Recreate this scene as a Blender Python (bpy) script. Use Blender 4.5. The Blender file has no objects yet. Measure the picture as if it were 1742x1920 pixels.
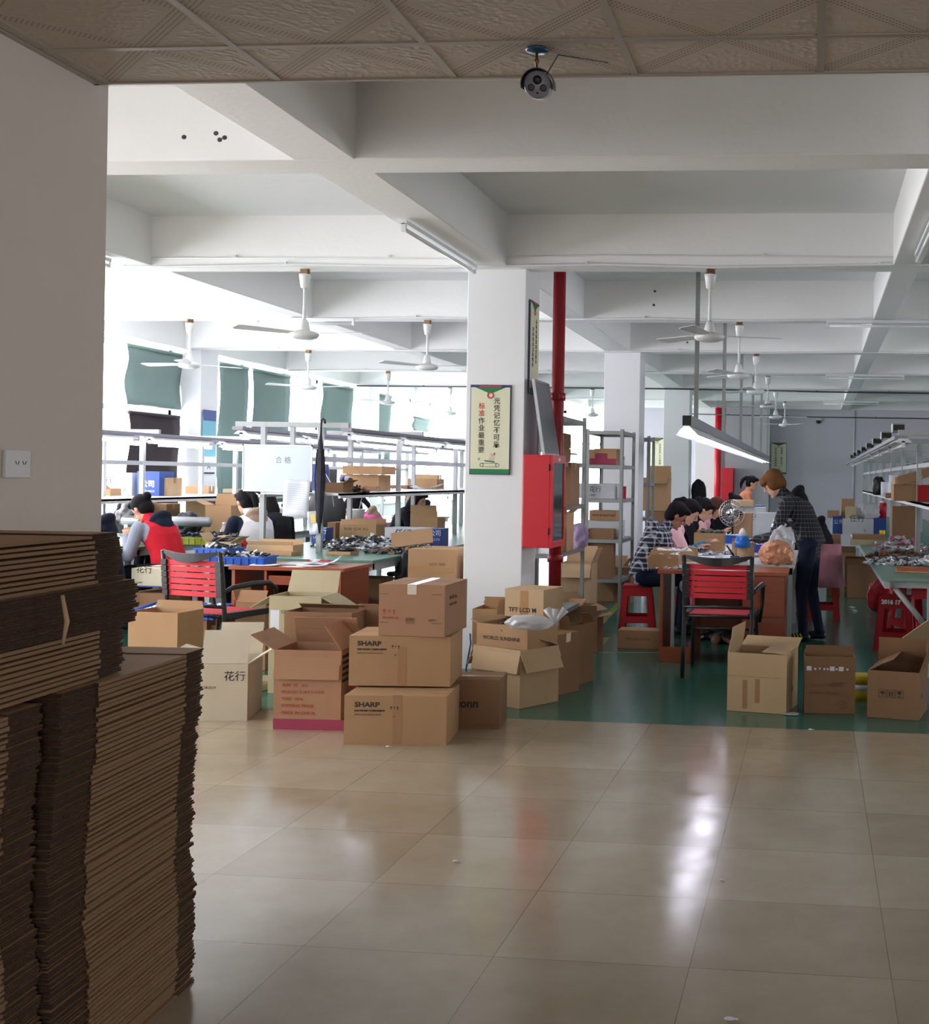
import bpy, bmesh, math, random
from mathutils import Vector, Matrix, Euler
C = bpy.data.collections.new('hall'); bpy.context.scene.collection.children.link(C)
scene = bpy.context.scene
R = math.radians
# ---------------- camera ----------------
H = 1.467; F = 2284.0; PX = 1307.0; PY = 897.0
PSI = math.atan(222/F); TH = 0.0168
_F0 = Vector((-math.sin(PSI), math.cos(PSI), 0)); _R0 = Vector((math.cos(PSI), math.sin(PSI), 0)); _U0 = Vector((0,0,1))
CR = _R0*math.cos(TH) + _U0*math.sin(TH); CU = _U0*math.cos(TH) - _R0*math.sin(TH)
cam = bpy.data.cameras.new('camera'); camo = bpy.data.objects.new('camera', cam); C.objects.link(camo)
m = Matrix((CR, CU, -_F0)).transposed().to_4x4(); m.translation = Vector((0,0,H)); camo.matrix_world = m
cam.sensor_fit = 'HORIZONTAL'; cam.sensor_width = 36; cam.lens = F/1742*36
cam.shift_x = (871-PX)/1742; cam.shift_y = (PY-960)/1742; cam.clip_end = 200
scene.camera = camo
# ---------------- daylight and exposure ----------------
scene.view_settings.view_transform = 'Standard'; scene.view_settings.look = 'None'
scene.view_settings.gamma = 1; scene.view_settings.use_curve_mapping = False
scene.view_settings.exposure = 0.62
w = bpy.data.worlds.new('overcast'); scene.world = w; w.use_nodes = True
bg = w.node_tree.nodes['Background']; bg.inputs[0].default_value = (0.97, 0.96, 1.0, 1); bg.inputs[1].default_value = 8.3
def portal(loc, rot, sx, sy):
    l = bpy.data.lights.new('window_portal', 'AREA'); l.shape = 'RECTANGLE'; l.size = sx; l.size_y = sy
    l.cycles.is_portal = True
    o = bpy.data.objects.new('window_portal', l); C.objects.link(o); o.location = loc; o.rotation_euler = rot
for y0, y1 in ((3.45,8.95),(9.4,14.95),(15.4,20.95),(21.4,26.95)):
    portal((-8.42,(y0+y1)/2,1.95), (0,R(-90),0), 2.1, y1-y0)
portal((-6.2,27.25,1.95), (R(-90),0,0), 3.4, 2.0)
portal((1.6,-4.42,1.7), (R(90),0,0), 1.8, 1.6)  # portal of the added window behind the camera
for y in (11.9,): portal((9.42,y,1.95), (0,R(90),0), 1.7, 4.9)  # portal of the added window in the right wall

# ---------------- helpers ----------------
def ray(u, v): return (_F0*F + CR*(u-PX) - CU*(v-PY))
def P(u, v, Y):
    d = ray(u, v); t = Y/d.y; return Vector((d.x*t, Y, H+d.z*t))
def G(u, v, z=0.0):
    d = ray(u, v); t = (z-H)/d.z; return Vector((d.x*t, d.y*t, z))
def UX(u, x, v=950):      # point on the plane x = const
    d = ray(u, v); t = x/d.x; return Vector((x, d.y*t, H+d.z*t))
rnd = random.Random(7)
MATS = {}
def mat(name, col, rough=0.6, metal=0.0, var=0.0, scale=8.0, bump=0.0, bscale=60.0, spec=0.5, emit=None, estr=0.0, alpha=1.0, trans=0.0, stretch=None):
    if name in MATS: return MATS[name]
    mt = bpy.data.materials.new(name); mt.use_nodes = True; nt = mt.node_tree
    b = nt.nodes['Principled BSDF']
    b.inputs['Base Color'].default_value = (*col, 1); b.inputs['Roughness'].default_value = rough
    b.inputs['Metallic'].default_value = metal; b.inputs['Specular IOR Level'].default_value = spec
    b.inputs['Alpha'].default_value = alpha; b.inputs['Transmission Weight'].default_value = trans
    if emit: b.inputs['Emission Color'].default_value = (*emit, 1); b.inputs['Emission Strength'].default_value = estr
    tc = nt.nodes.new('ShaderNodeTexCoord'); src = tc.outputs['Object']
    if stretch:
        mp = nt.nodes.new('ShaderNodeMapping'); mp.inputs['Scale'].default_value = stretch
        nt.links.new(src, mp.inputs[0]); src = mp.outputs[0]
    if var > 0:
        n = nt.nodes.new('ShaderNodeTexNoise'); n.inputs['Scale'].default_value = scale; n.inputs['Detail'].default_value = 4
        nt.links.new(src, n.inputs['Vector'])
        mx = nt.nodes.new('ShaderNodeMix'); mx.data_type = 'RGBA'
        mx.inputs[6].default_value = (*[c*(1-var) for c in col], 1); mx.inputs[7].default_value = (*[min(1, c*(1+var)) for c in col], 1)
        nt.links.new(n.outputs['Fac'], mx.inputs[0]); nt.links.new(mx.outputs[2], b.inputs['Base Color'])
    if bump > 0:
        n = nt.nodes.new('ShaderNodeTexNoise'); n.inputs['Scale'].default_value = bscale
        nt.links.new(src, n.inputs['Vector'])
        bp = nt.nodes.new('ShaderNodeBump'); bp.inputs['Strength'].default_value = bump; bp.inputs['Distance'].default_value = 0.01
        nt.links.new(n.outputs['Fac'], bp.inputs['Height']); nt.links.new(bp.outputs[0], b.inputs['Normal'])
    MATS[name] = mt; return mt
def srgb(r, g, b):
    f = lambda c: (c/255/12.92 if c/255 <= 0.04045 else ((c/255+0.055)/1.055)**2.4)
    return (f(r), f(g), f(b))
class MB:
    """collects shapes into one mesh"""
    def __init__(s, *mats): s.v = []; s.f = []; s.m = []; s.mats = list(mats); s.sm = []
    def mi(s, m):
        if m is None: return 0
        if m not in s.mats: s.mats.append(m)
        return s.mats.index(m)
    def add(s, vs, fs, m=None, M=None, smooth=False):
        k = len(s.v)
        for p in vs: s.v.append(tuple(M @ Vector(p)) if M is not None else tuple(p))
        i = s.mi(m)
        for f in fs: s.f.append([a+k for a in f]); s.m.append(i); s.sm.append(smooth)
        return s
    def box(s, a, b, m=None, M=None):
        x0,y0,z0 = a; x1,y1,z1 = b
        return s.add([(x0,y0,z0),(x1,y0,z0),(x1,y1,z0),(x0,y1,z0),(x0,y0,z1),(x1,y0,z1),(x1,y1,z1),(x0,y1,z1)],
            [(0,3,2,1),(4,5,6,7),(0,1,5,4),(1,2,6,5),(2,3,7,6),(3,0,4,7)], m, M)
    def cbox(s, c, size, m=None, rot=(0,0,0), bev=0):
        M = Matrix.Translation(Vector(c)) @ Euler(rot).to_matrix().to_4x4()
        h = [q/2 for q in size]; return s.box((-h[0],-h[1],-h[2]), h, m, M)
    def tube(s, pts, r, m=None, n=10, M=None, cap=True, smooth=True):
        pts = [Vector(p) for p in pts]; rs = r if isinstance(r, (list, tuple)) else [r]*len(pts)
        vs = []; fs = []; up = None
        for i, p in enumerate(pts):
            t = (pts[min(i+1, len(pts)-1)] - pts[max(i-1, 0)])
            if t.length < 1e-9: t = Vector((0,0,1))
            t.normalize()
            if up is None or abs(up.dot(t)) > .98: up = Vector((0,0,1)) if abs(t.z) < .9 else Vector((1,0,0))
            a = t.cross(up).normalized(); b = a.cross(t).normalized(); up = b
            for k in range(n):
                q = 2*math.pi*k/n; vs.append(p + (a*math.cos(q) + b*math.sin(q))*rs[i])
        for i in range(len(pts)-1):
            for k in range(n):
                fs.append((i*n+k, i*n+(k+1) % n, (i+1)*n+(k+1) % n, (i+1)*n+k))
        if cap: fs.append(tuple(range(n))[::-1]); fs.append(tuple((len(pts)-1)*n+k for k in range(n)))
        return s.add(vs, fs, m, M, smooth)
    def lathe(s, prof, m=None, n=24, M=None, smooth=True):
        vs = []; fs = []
        for r, z in prof:
            for k in range(n): q = 2*math.pi*k/n; vs.append((r*math.cos(q), r*math.sin(q), z))
        for i in range(len(prof)-1):
            for k in range(n): fs.append((i*n+k, i*n+(k+1) % n, (i+1)*n+(k+1) % n, (i+1)*n+k))
        fs.append(tuple(range(n))[::-1]); fs.append(tuple((len(prof)-1)*n+k for k in range(n)))
        return s.add(vs, fs, m, M, smooth)
    def ell(s, c, r, m=None, n=14, M=None, rot=None):
        T = Matrix.Translation(Vector(c)); 
        if rot is not None: T = T @ Euler(rot).to_matrix().to_4x4()
        if M is not None: T = M @ T
        vs = [(0,0,-r[2])]; k2 = n//2
        for i in range(1, k2):
            a = math.pi*i/k2
            for k in range(n):
                q = 2*math.pi*k/n; vs.append((r[0]*math.sin(a)*math.cos(q), r[1]*math.sin(a)*math.sin(q), -r[2]*math.cos(a)))
        vs.append((0,0,r[2])); fs = []
        for k in range(n): fs.append((0, 1+(k+1) % n, 1+k))
        for i in range(k2-2):
            for k in range(n): fs.append((1+i*n+k, 1+i*n+(k+1) % n, 1+(i+1)*n+(k+1) % n, 1+(i+1)*n+k))
        L = len(vs)-1; o = 1+(k2-2)*n
        for k in range(n): fs.append((o+k, o+(k+1) % n, L))
        return s.add(vs, fs, m, T, True)
    def prism(s, poly, y0, y1, m=None, M=None):
        """poly in x,z extruded along y"""
        n = len(poly); vs = [(p[0], y0, p[1]) for p in poly] + [(p[0], y1, p[1]) for p in poly]
        fs = [tuple(range(n)), tuple(range(2*n-1, n-1, -1))] + [(i, i+n, (i+1) % n+n, (i+1) % n) for i in range(n)]
        return s.add(vs, fs, m, M)
    def build(s, name, parent=None, bevel=0.0, M=None, mod=None):
        me = bpy.data.meshes.new(name); me.from_pydata(s.v, [], s.f); me.update()
        for q in s.mats: me.materials.append(q)
        me.polygons.foreach_set('material_index', s.m); me.polygons.foreach_set('use_smooth', s.sm)
        o = bpy.data.objects.new(name, me); C.objects.link(o)
        bm = bmesh.new(); bm.from_mesh(me); bmesh.ops.recalc_face_normals(bm, faces=bm.faces); bm.to_mesh(me); bm.free()
        if parent is not None: o.parent = parent
        if M is not None: o.matrix_local = M
        if bevel > 0:
            b = o.modifiers.new('bevel', 'BEVEL'); b.width = bevel; b.segments = 2; b.limit_method = 'ANGLE'
        return o
def tag(o, label, cat, group=None, kind=None):
    o['label'] = label; o['category'] = cat
    if group: o['group'] = group
    if kind: o['kind'] = kind
    return o
def thing(name, label, cat, loc=(0,0,0), rz=0.0, group=None, rot=None):
    o = bpy.data.objects.new(name, None); C.objects.link(o); o.empty_display_size = 0.1
    o.location = loc; o.rotation_euler = rot if rot is not None else (0,0,rz)
    return tag(o, label, cat, group)
def struct(o): o['kind'] = 'structure'; return o
def kids(o): return [c for c in C.objects if c.parent == o]
def dup(root, loc=None, rz=None, label=None, group=None, rot=None, scale=None):
    def cp(o, par):
        c = o.copy(); C.objects.link(c)
        if par is not None: c.parent = par
        for k in kids(o): cp(k, c)
        return c
    r = cp(root, None)
    if loc is not None: r.location = loc
    if rz is not None: r.rotation_euler = (0,0,rz)
    if rot is not None: r.rotation_euler = rot
    if scale: r.scale = scale
    if label: r['label'] = label
    if group: r['group'] = group
    return r
def text_mesh(s, size, m, parent, loc, rot, name='printed_lettering', align='LEFT', depth=0.0006, wscale=1.0, bold=0.0, spacing=1.0):
    cu = bpy.data.curves.new(name, 'FONT'); cu.body = s; cu.size = size; cu.extrude = depth; cu.align_x = align
    cu.offset = bold; cu.space_character = spacing; cu.resolution_u = 3
    t = bpy.data.objects.new(name, cu); C.objects.link(t)
    bpy.context.view_layer.update()
    me = bpy.data.meshes.new_from_object(t.evaluated_get(bpy.context.evaluated_depsgraph_get()))
    bpy.data.objects.remove(t)
    me.materials.clear(); me.materials.append(m)
    o = bpy.data.objects.new(name, me); C.objects.link(o)
    if parent is not None: o.parent = parent
    o.location = loc; o.rotation_euler = rot; o.scale = (wscale, 1, 1)
    return o
FR = (R(90),0,0)       # lettering that faces the camera side (-y)
RT = (R(90),0,R(90))   # lettering that faces +x
# ================= materials of the building =================
WHITE = mat('painted_plaster', srgb(240,241,240), 0.75, var=0.025, scale=1.5, bump=0.15, bscale=30)
COLW = mat('glossy_white_paint', srgb(236,238,241), 0.5, var=0.01, scale=2, bump=0.08, bscale=20)
SLAB = mat('slab_paint', srgb(232,234,234), 0.85, var=0.03, scale=0.8, bump=0.15, bscale=25)
GREYW = mat('darker_grey_wall', srgb(176,176,182), 0.8, var=0.02)
FRAME = mat('white_window_frame', srgb(225,225,225), 0.4)
def tile_floor():
    mt = bpy.data.materials.new('polished_beige_tile'); mt.use_nodes = True; nt = mt.node_tree; N = nt.nodes; L = nt.links
    b = N['Principled BSDF']; g = N.new('ShaderNodeNewGeometry'); sp = N.new('ShaderNodeSeparateXYZ'); L.new(g.outputs['Position'], sp.inputs[0])
    def mth(op, a, v=None, w=None):
        n = N.new('ShaderNodeMath'); n.operation = op
        for i, q in enumerate((a, v, w)):
            if q is None: continue
            if isinstance(q, (int, float)): n.inputs[i].default_value = q
            else: L.new(q, n.inputs[i])
        return n.outputs[0]
    fx = mth('MULTIPLY_ADD', sp.outputs[0], 1/0.6, (0.352)/0.6+20); fy = mth('MULTIPLY_ADD', sp.outputs[1], 1/0.6, -4.235/0.6+20)
    def seam(f, wd):
        fr = mth('FRACT', f); d = mth('ABSOLUTE', mth('SUBTRACT', fr, 0.5)); return mth('GREATER_THAN', d, 0.5-wd)
    sx = seam(fx, 0.0022); sy = seam(fy, 0.0028); sm = mth('MAXIMUM', sx, sy)
    cx = N.new('ShaderNodeCombineXYZ'); L.new(mth('FLOOR', fx), cx.inputs[0]); L.new(mth('FLOOR', fy), cx.inputs[1])
    wn = N.new('ShaderNodeTexWhiteNoise'); L.new(cx.outputs[0], wn.inputs[0])
    no = N.new('ShaderNodeTexNoise'); no.inputs['Scale'].default_value = 3.2; no.inputs['Detail'].default_value = 6; no.inputs['Roughness'].default_value = 0.65
    L.new(g.outputs['Position'], no.inputs['Vector'])
    f = mth('MULTIPLY_ADD', wn.outputs[0], 0.28, mth('MULTIPLY', no.outputs['Fac'], 0.72))
    rp = N.new('ShaderNodeValToRGB'); rp.color_ramp.elements[0].position = 0.25; rp.color_ramp.elements[1].position = 0.75
    rp.color_ramp.elements[0].color = (*srgb(156,140,116), 1); rp.color_ramp.elements[1].color = (*srgb(180,167,146), 1); L.new(f, rp.inputs[0])
    n2 = N.new('ShaderNodeTexNoise'); n2.inputs['Scale'].default_value = 1.3; L.new(g.outputs['Position'], n2.inputs['Vector'])
    dk = mth('MULTIPLY', sm, mth('MULTIPLY', n2.outputs['Fac'], 1.25))
    mx = N.new('ShaderNodeMix'); mx.data_type = 'RGBA'; L.new(dk, mx.inputs[0]); L.new(rp.outputs[0], mx.inputs[6]); mx.inputs[7].default_value = (*srgb(72,58,44), 1)
    L.new(mx.outputs[2], b.inputs['Base Color'])
    n3 = N.new('ShaderNodeTexNoise'); n3.inputs['Scale'].default_value = 5; n3.inputs['Detail'].default_value = 5; L.new(g.outputs['Position'], n3.inputs['Vector'])
    L.new(mth('MULTIPLY_ADD', n3.outputs['Fac'], 0.16, 0.08), b.inputs['Roughness'])
    b.inputs['Specular IOR Level'].default_value = 0.55
    n4 = N.new('ShaderNodeTexNoise'); n4.inputs['Scale'].default_value = 2.2; L.new(g.outputs['Position'], n4.inputs['Vector'])
    bp = N.new('ShaderNodeBump'); bp.inputs['Strength'].default_value = 0.2; bp.inputs['Distance'].default_value = 0.012
    L.new(mth('ADD', n4.outputs['Fac'], mth('MULTIPLY', wn.outputs[0], 0.4)), bp.inputs['Height']); L.new(bp.outputs[0], b.inputs['Normal'])
    return mt
BEIGE = tile_floor()
GREEN = mat('green_epoxy', srgb(50,108,94), 0.2, var=0.22, scale=2.5, bump=0.1, bscale=5)
YELLOW = mat('yellow_floor_paint', srgb(118,132,48), 0.4, var=0.2, scale=20)
WLINE = mat('pale_floor_line', srgb(150,165,150), 0.4, var=0.2, scale=20)
def ceiling_tile():
    mt = bpy.data.materials.new('embossed_gypsum_tile'); mt.use_nodes = True; nt = mt.node_tree; N = nt.nodes; L = nt.links
    b = N['Principled BSDF']; b.inputs['Roughness'].default_value = 0.7
    g = N.new('ShaderNodeTexCoord'); sp = N.new('ShaderNodeSeparateXYZ'); L.new(g.outputs['Object'], sp.inputs[0])
    def mth(op, a, v=None, w=None):
        n = N.new('ShaderNodeMath'); n.operation = op
        for i, q in enumerate((a, v, w)):
            if q is None: continue
            if isinstance(q, (int, float)): n.inputs[i].default_value = q
            else: L.new(q, n.inputs[i])
        return n.outputs[0]
    X = mth('MULTIPLY_ADD', sp.outputs[0], 1/0.6, 40.0); Y = mth('MULTIPLY_ADD', sp.outputs[1], 1/0.6, 40.0)
    ax = mth('ABSOLUTE', mth('SUBTRACT', mth('FRACT', X), 0.5)); ay = mth('ABSOLUTE', mth('SUBTRACT', mth('FRACT', Y), 0.5))
    dia = mth('ABSOLUTE', mth('SUBTRACT', mth('ADD', ax, ay), 0.5))        # diamond bands
    band = mth('LESS_THAN', dia, 0.11)
    line = mth('GREATER_THAN', mth('SINE', mth('MULTIPLY', dia, 170)), 0.2)
    edge = mth('MULTIPLY', line, mth('MULTIPLY', mth('LESS_THAN', dia, 0.13), mth('GREATER_THAN', dia, 0.065)))
    dx = mth('SINE', mth('MULTIPLY', X, 188.5)); dy = mth('SINE', mth('MULTIPLY', Y, 188.5))
    dots = mth('MULTIPLY', mth('GREATER_THAN', mth('MULTIPLY', dx, dy), 0.35), mth('LESS_THAN', dia, 0.06))
    v = N.new('ShaderNodeTexVoronoi'); v.inputs['Scale'].default_value = 46; L.new(g.outputs['Object'], v.inputs['Vector'])
    hgt = mth('ADD', mth('MULTIPLY', mth('SUBTRACT', 1, band), mth('MULTIPLY', v.outputs['Distance'], 1.0)), mth('SUBTRACT', mth('MULTIPLY', edge, 0.7), mth('MULTIPLY', dots, 0.9)))
    bp = N.new('ShaderNodeBump'); bp.inputs['Strength'].default_value = 0.7; bp.inputs['Distance'].default_value = 0.006; L.new(hgt, bp.inputs['Height']); L.new(bp.outputs[0], b.inputs['Normal'])
    mx = N.new('ShaderNodeMix'); mx.data_type = 'RGBA'; L.new(dots, mx.inputs[0]); mx.inputs[6].default_value = (*srgb(196,184,170), 1); mx.inputs[7].default_value = (*srgb(140,126,112), 1)
    L.new(mx.outputs[2], b.inputs['Base Color']); return mt
CTILE = ceiling_tile()
GRID = mat('ceiling_runner_metal', srgb(176,168,158), 0.45, metal=0.3)
# ================= setting =================
ZB = 3.02; ZS = 3.40; XL = -8.2; XR = 9.2; YB = 27.0
o = struct(MB(BEIGE).box((-8.6,-4.2,-0.1),(9.4,7.2,0)).build('floor'))
o = struct(MB(GREEN).box((-8.6,7.2,-0.1),(9.4,27.4,-0.0015)).build('floor'))
def col(name, x0, y0, m=COLW, x1=None, y1=None): return struct(MB(m).box((x0,y0,-0.02),((x1 or x0+0.45),(y1 or y0+0.45),ZS)).build(name, bevel=0.006))
n = 0
for x in (-2.64, 3.3):
    for y in (9.0, 15.0, 21.0, 26.6):
        n += 1
        if x > 0 and y < 9: continue
        col('trim_%d' % n, x, y)
for y in (3.0, 9.0, 15.0, 21.0):
    n += 1; col('trim_%d' % n, -8.35, y, x1=-7.9)
# beams across and along the hall
for k in range(2, 10):
    n += 1; y = 3.0*k
    struct(MB(WHITE).box((XL-.3,y-.15,ZB),(XR+.1,y+.12,ZS+.02)).build('trim_%d' % n, bevel=0.008))
for x0, x1 in ((-8.4,-8.05),(-5.27,-5.07),(-2.62,-2.30),(0.53,0.73),(3.32,3.64),(6.3,6.5)):
    n += 1; struct(MB(WHITE).box((x0,4.6,ZB+0.003),(x1,YB,ZS+.02)).build('trim_%d' % n, bevel=0.008))
struct(MB(SLAB).box((-8.6,-4.2,ZS),(9.4,27.4,ZS+.15)).build('ceiling'))
# suspended ceiling of the front room
cz = 2.775; yE = 3.92
cx0 = -0.605
o = struct(MB(CTILE).box((-2.6-cx0-0.0,-4.2-3.6,cz),(4.3-cx0,yE-3.6,cz+.012)).build('ceiling')); o.location = (cx0,3.6,0)
g = MB(GRID)
for k in range(-4, 9): g.box((cx0+.6*k-.0125,-4.2,cz-.004),(cx0+.6*k+.0125,yE,cz+.02))
for k in range(0, 13): g.box((-2.46,3.6-.6*k-.0125,cz-.0035),(4.3,3.6-.6*k+.0125,cz+.019))
g.box((-2.46,yE-.01,cz-.006),(4.3,yE+.004,cz+.03)); g.box((-2.46,-4,cz-.006),(-2.44,yE,cz+.02))
struct(g.build('trim_60'))
FRW = mat('front_room_wall_paint', srgb(216,208,200), 0.8, var=0.02, bump=0.15, bscale=30)
struct(MB(FRW).box((-2.75,-4.2,0),(-2.46,4.0,ZS)).build('wall_left'))
struct(MB(FRW).box((4.3,-4.2,0),(4.6,4.0,ZS)).build('wall_right'))
struct(MB(FRW).box((-2.75,-4.4,0),(4.6,-4.2,.9)).box((-2.75,-4.4,2.5),(4.6,-4.2,ZS)).box((-2.75,-4.4,.9),(.7,-4.2,2.5)).box((2.5,-4.4,.9),(4.6,-4.2,2.5)).build('wall_near'))  # opening cut for the added window behind the camera
f = MB(FRAME)
for z in (.92,2.48): f.box((.7,-4.33,z-.03),(2.5,-4.27,z+.03))
for x in (.73,1.6,2.47): f.box((x-.03,-4.33,.9),(x+.03,-4.27,2.5))
struct(f.build('window_6'))  # unseen window, added to brighten the front room from behind the camera
struct(MB(WHITE).box((-8.6,2.6,0),(-2.75,2.8,ZS)).build('wall_near'))
struct(MB(WHITE).box((4.6,2.6,0),(9.4,2.8,ZS)).build('wall_near'))
struct(MB(WHITE).box((9.2,2.8,0),(9.4,27.4,1.1)).box((9.2,2.8,2.8),(9.4,27.4,ZS)).box((9.2,2.8,1.1),(9.4,9.4,2.8)).box((9.2,14.4,1.1),(9.4,27.4,2.8)).build('wall_right'))  # opening cut for the added window on the right
f = MB(FRAME)
for y0, y1 in ((9.4,14.4),):
    for z in (1.13,2.77): f.box((9.27,y0,z-.03),(9.33,y1,z+.03))
    for y in (y0+.03,y0+1.67,y0+3.33,y1-.03): f.box((9.27,y-.03,1.1),(9.33,y+.03,2.8))
struct(f.build('window_7'))  # unseen window, added on the right to brighten beams and ceiling
sp_ = MB(mat('old_bolt_holes', srgb(70,66,64), .9))
for u_, v_, y_ in ((345,257,5.85),(405,250,5.85),(412,262,5.85),(421,258,5.85),(1228,546,11.85),(1226,572,11.85),(1290,617,14.85),(1289,642,14.85),(525,236,5.85)):
    sp_.ell(P(u_,v_,y_),(.014,.003,.012),n=8)
struct(sp_.build('trim_90'))
# window wall on the left
struct(MB(WHITE).box((-8.45,2.8,0),(-8.2,27.2,0.9)).build('wall_left'))
struct(MB(WHITE).box((-8.45,2.8,3.0),(-8.2,27.2,ZS)).build('wall_left'))
# back wall with its own window opening on the left part
struct(MB(WHITE).box((-8.45,27.0,0),(-7.9,27.25,ZS)).box((-7.9,27.0,0),(-4.5,27.25,0.9)).box((-7.9,27.0,2.95),(-4.5,27.25,ZS)).build('wall_back'))
struct(MB(mat('lavender_grey_wall', srgb(206,203,214), .8, var=.02)).box((-4.5,27.0,0),(9.4,27.25,ZS)).build('wall_back'))
struct(MB(GREYW).box((-1.95,26.3,0),(-1.0,27.0,ZB)).build('wall_back'))  # back wall panel in a darker grey than the wall beside it
GLASS = mat('window_glass', (1,1,1), 0.0, trans=1.0)
def window(i, y0, y1, mull, x=-8.33, bars=(2.2,)):
    f = MB(FRAME); a = 0.03
    for z in (0.93, 2.97) + bars: f.box((x-a,y0,z-a),(x+a,y1,z+a))
    for y in [y0+a, y1-a] + mull: f.box((x-a,y-a,0.9),(x+a,y+a,3.0))
    f.box((x-.1,y0,.88),(x+.16,y1,.91))
    return struct(f.build('window_%d' % i))
window(1, 3.45, 9.0, [4.8,6.2,7.6]); window(2, 9.45, 15.0, [10.85,12.2,13.45]); window(3, 15.45, 21.0, [16.93,18.35,19.6]); window(4, 21.45, 27.0, [22.9,24.3,25.6])
f = MB(FRAME)
for z in (0.93,2.2,2.92): f.box((-7.9,27.1,z-.03),(-4.5,27.16,z+.03))
for x in (-7.87,-6.8,-5.65,-4.53): f.box((x-.03,27.1,.9),(x+.03,27.16,2.95))
struct(f.build('window_5'))
# ================= shared materials =================
def corr(name, col, var=0.10): return mat(name, col, 0.75, var=var, scale=5, bump=0.12, bscale=14, stretch=(1,1,0.35), spec=0.25)
KR = corr('kraft_cardboard', srgb(176,140,104)); KR2 = corr('pale_kraft_cardboard', srgb(196,166,130)); KR3 = corr('dark_kraft_cardboard', srgb(142,108,80))
KR4 = corr('reddish_kraft_cardboard', srgb(168,128,100)); KRI = corr('kraft_inside', srgb(150,118,86))
WBX = corr('white_cardboard', srgb(198,202,206), 0.04); CREAM = corr('cream_cardboard', srgb(190,178,146)); BLB = mat('blue_printed_cardboard', srgb(38,72,142), 0.5, var=.05)
TAPE = mat('packing_tape', srgb(176,134,90), 0.22, spec=0.6); TAPEC = mat('clear_tape', srgb(214,202,186), 0.15, spec=0.7)
INK = mat('black_ink', srgb(52,42,38), 0.7); INKR = mat('red_ink', srgb(176,66,52), 0.7); INKB = mat('brown_ink', srgb(120,80,62), 0.7); INKG = mat('green_ink', srgb(74,138,74), 0.7); INKW = mat('white_ink', srgb(226,228,232), 0.7); INKBL = mat('black_marker', srgb(32,36,50), 0.7)
MAG = mat('magenta_print', srgb(158,56,84), 0.7, var=.08)
RED = mat('red_paint', srgb(206,26,44), 0.35, var=.04, scale=4); PIPE = mat('pipe_red_paint', srgb(150,24,34), 0.4, var=.06, scale=6)
REDP = mat('red_plastic', srgb(168,20,30), 0.5, spec=.3); STRAP = mat('red_elastic_strap', srgb(208,30,48), 0.6, bump=.2, bscale=200)
BLACK = mat('black_metal', srgb(30,30,34), 0.35); BLKP = mat('black_plastic', srgb(26,26,30), 0.45); DGREY = mat('dark_grey', srgb(66,66,70), 0.5)
STEEL = mat('galvanised_steel', srgb(150,154,152), 0.42, metal=.55, var=.06); WPNT = mat('white_painted_steel', srgb(176,181,182), 0.45); RAIL = mat('lamp_rail_grey', srgb(150,147,162), .5)
ALU = mat('brushed_aluminium', srgb(182,184,190), 0.35, metal=.7); CHROME = mat('chrome', srgb(215,215,215), 0.12, metal=1.0)
WOOD = mat('red_brown_laminate', srgb(150,74,44), 0.35, var=.22, scale=6, stretch=(1,1,7)); WOODH = mat('red_brown_laminate_top', srgb(158,82,50), 0.3, var=.18, scale=6, stretch=(1,8,8))
GTOP = mat('green_bench_mat', srgb(98,140,126), 0.3, var=.06); LAMW = mat('white_enamel', srgb(226,228,230), 0.35)
TUBE = mat('lit_fluorescent_tube', (1,1,1), 0.4, emit=(0.86,0.84,1.0), estr=8.0); TUBEOFF = mat('unlit_tube', srgb(228,232,234), 0.25)
BLUEP = mat('blue_plastic_tray', srgb(26,92,196), 0.35); LIME = mat('lime_plastic_tray', srgb(172,184,52), 0.4); PAPER = mat('white_paper', srgb(228,232,240), 0.8)
BLIND = mat('grey_green_blind', srgb(128,150,146), 0.85, trans=0.0, var=.03); _n = BLIND.node_tree; _t = _n.nodes.new('ShaderNodeBsdfTranslucent'); _t.inputs[0].default_value = (*srgb(150,172,166),1); _m = _n.nodes.new('ShaderNodeMixShader'); _m.inputs[0].default_value = .10
_n.links.new(_n.nodes['Principled BSDF'].outputs[0], _m.inputs[1]); _n.links.new(_t.outputs[0], _m.inputs[2]); _n.links.new(_m.outputs[0], _n.nodes['Material Output'].inputs[0])
DBLIND = mat('dark_brown_blind', srgb(52,44,48), 0.9)
FANW = mat('fan_white_enamel', srgb(224,226,226), 0.35); BRASS = mat('aged_brass', srgb(120,92,60), 0.4, metal=.6)
POLY = mat('clear_polythene', srgb(222,224,228), 0.15, spec=.8, alpha=.55); FOIL = mat('silver_foil', srgb(206,210,214), 0.25, metal=.45)
SKIN = mat('skin', srgb(206,158,132), 0.55); SKIN2 = mat('tanned_skin', srgb(176,120,94), 0.55); HAIR = mat('black_hair', srgb(22,18,20), 0.75, spec=.15, bump=.25, bscale=120, stretch=(1,1,.2)); HAIRB = mat('brown_hair', srgb(78,48,34), 0.75, spec=.15, bump=.3, bscale=120, stretch=(1,1,.2)); HAIRO = mat('ginger_dyed_hair', srgb(112,74,42), 0.75, spec=.15, var=.6, scale=9, bump=.3, bscale=120)
EYE = mat('eye_dark', srgb(22,18,20), 0.2); LIP = mat('lips', srgb(150,76,72), 0.5)
def cloth(name, c, var=.12): return mat(name, c, 0.85, var=var, scale=14, bump=.35, bscale=22, spec=.2)
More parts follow.
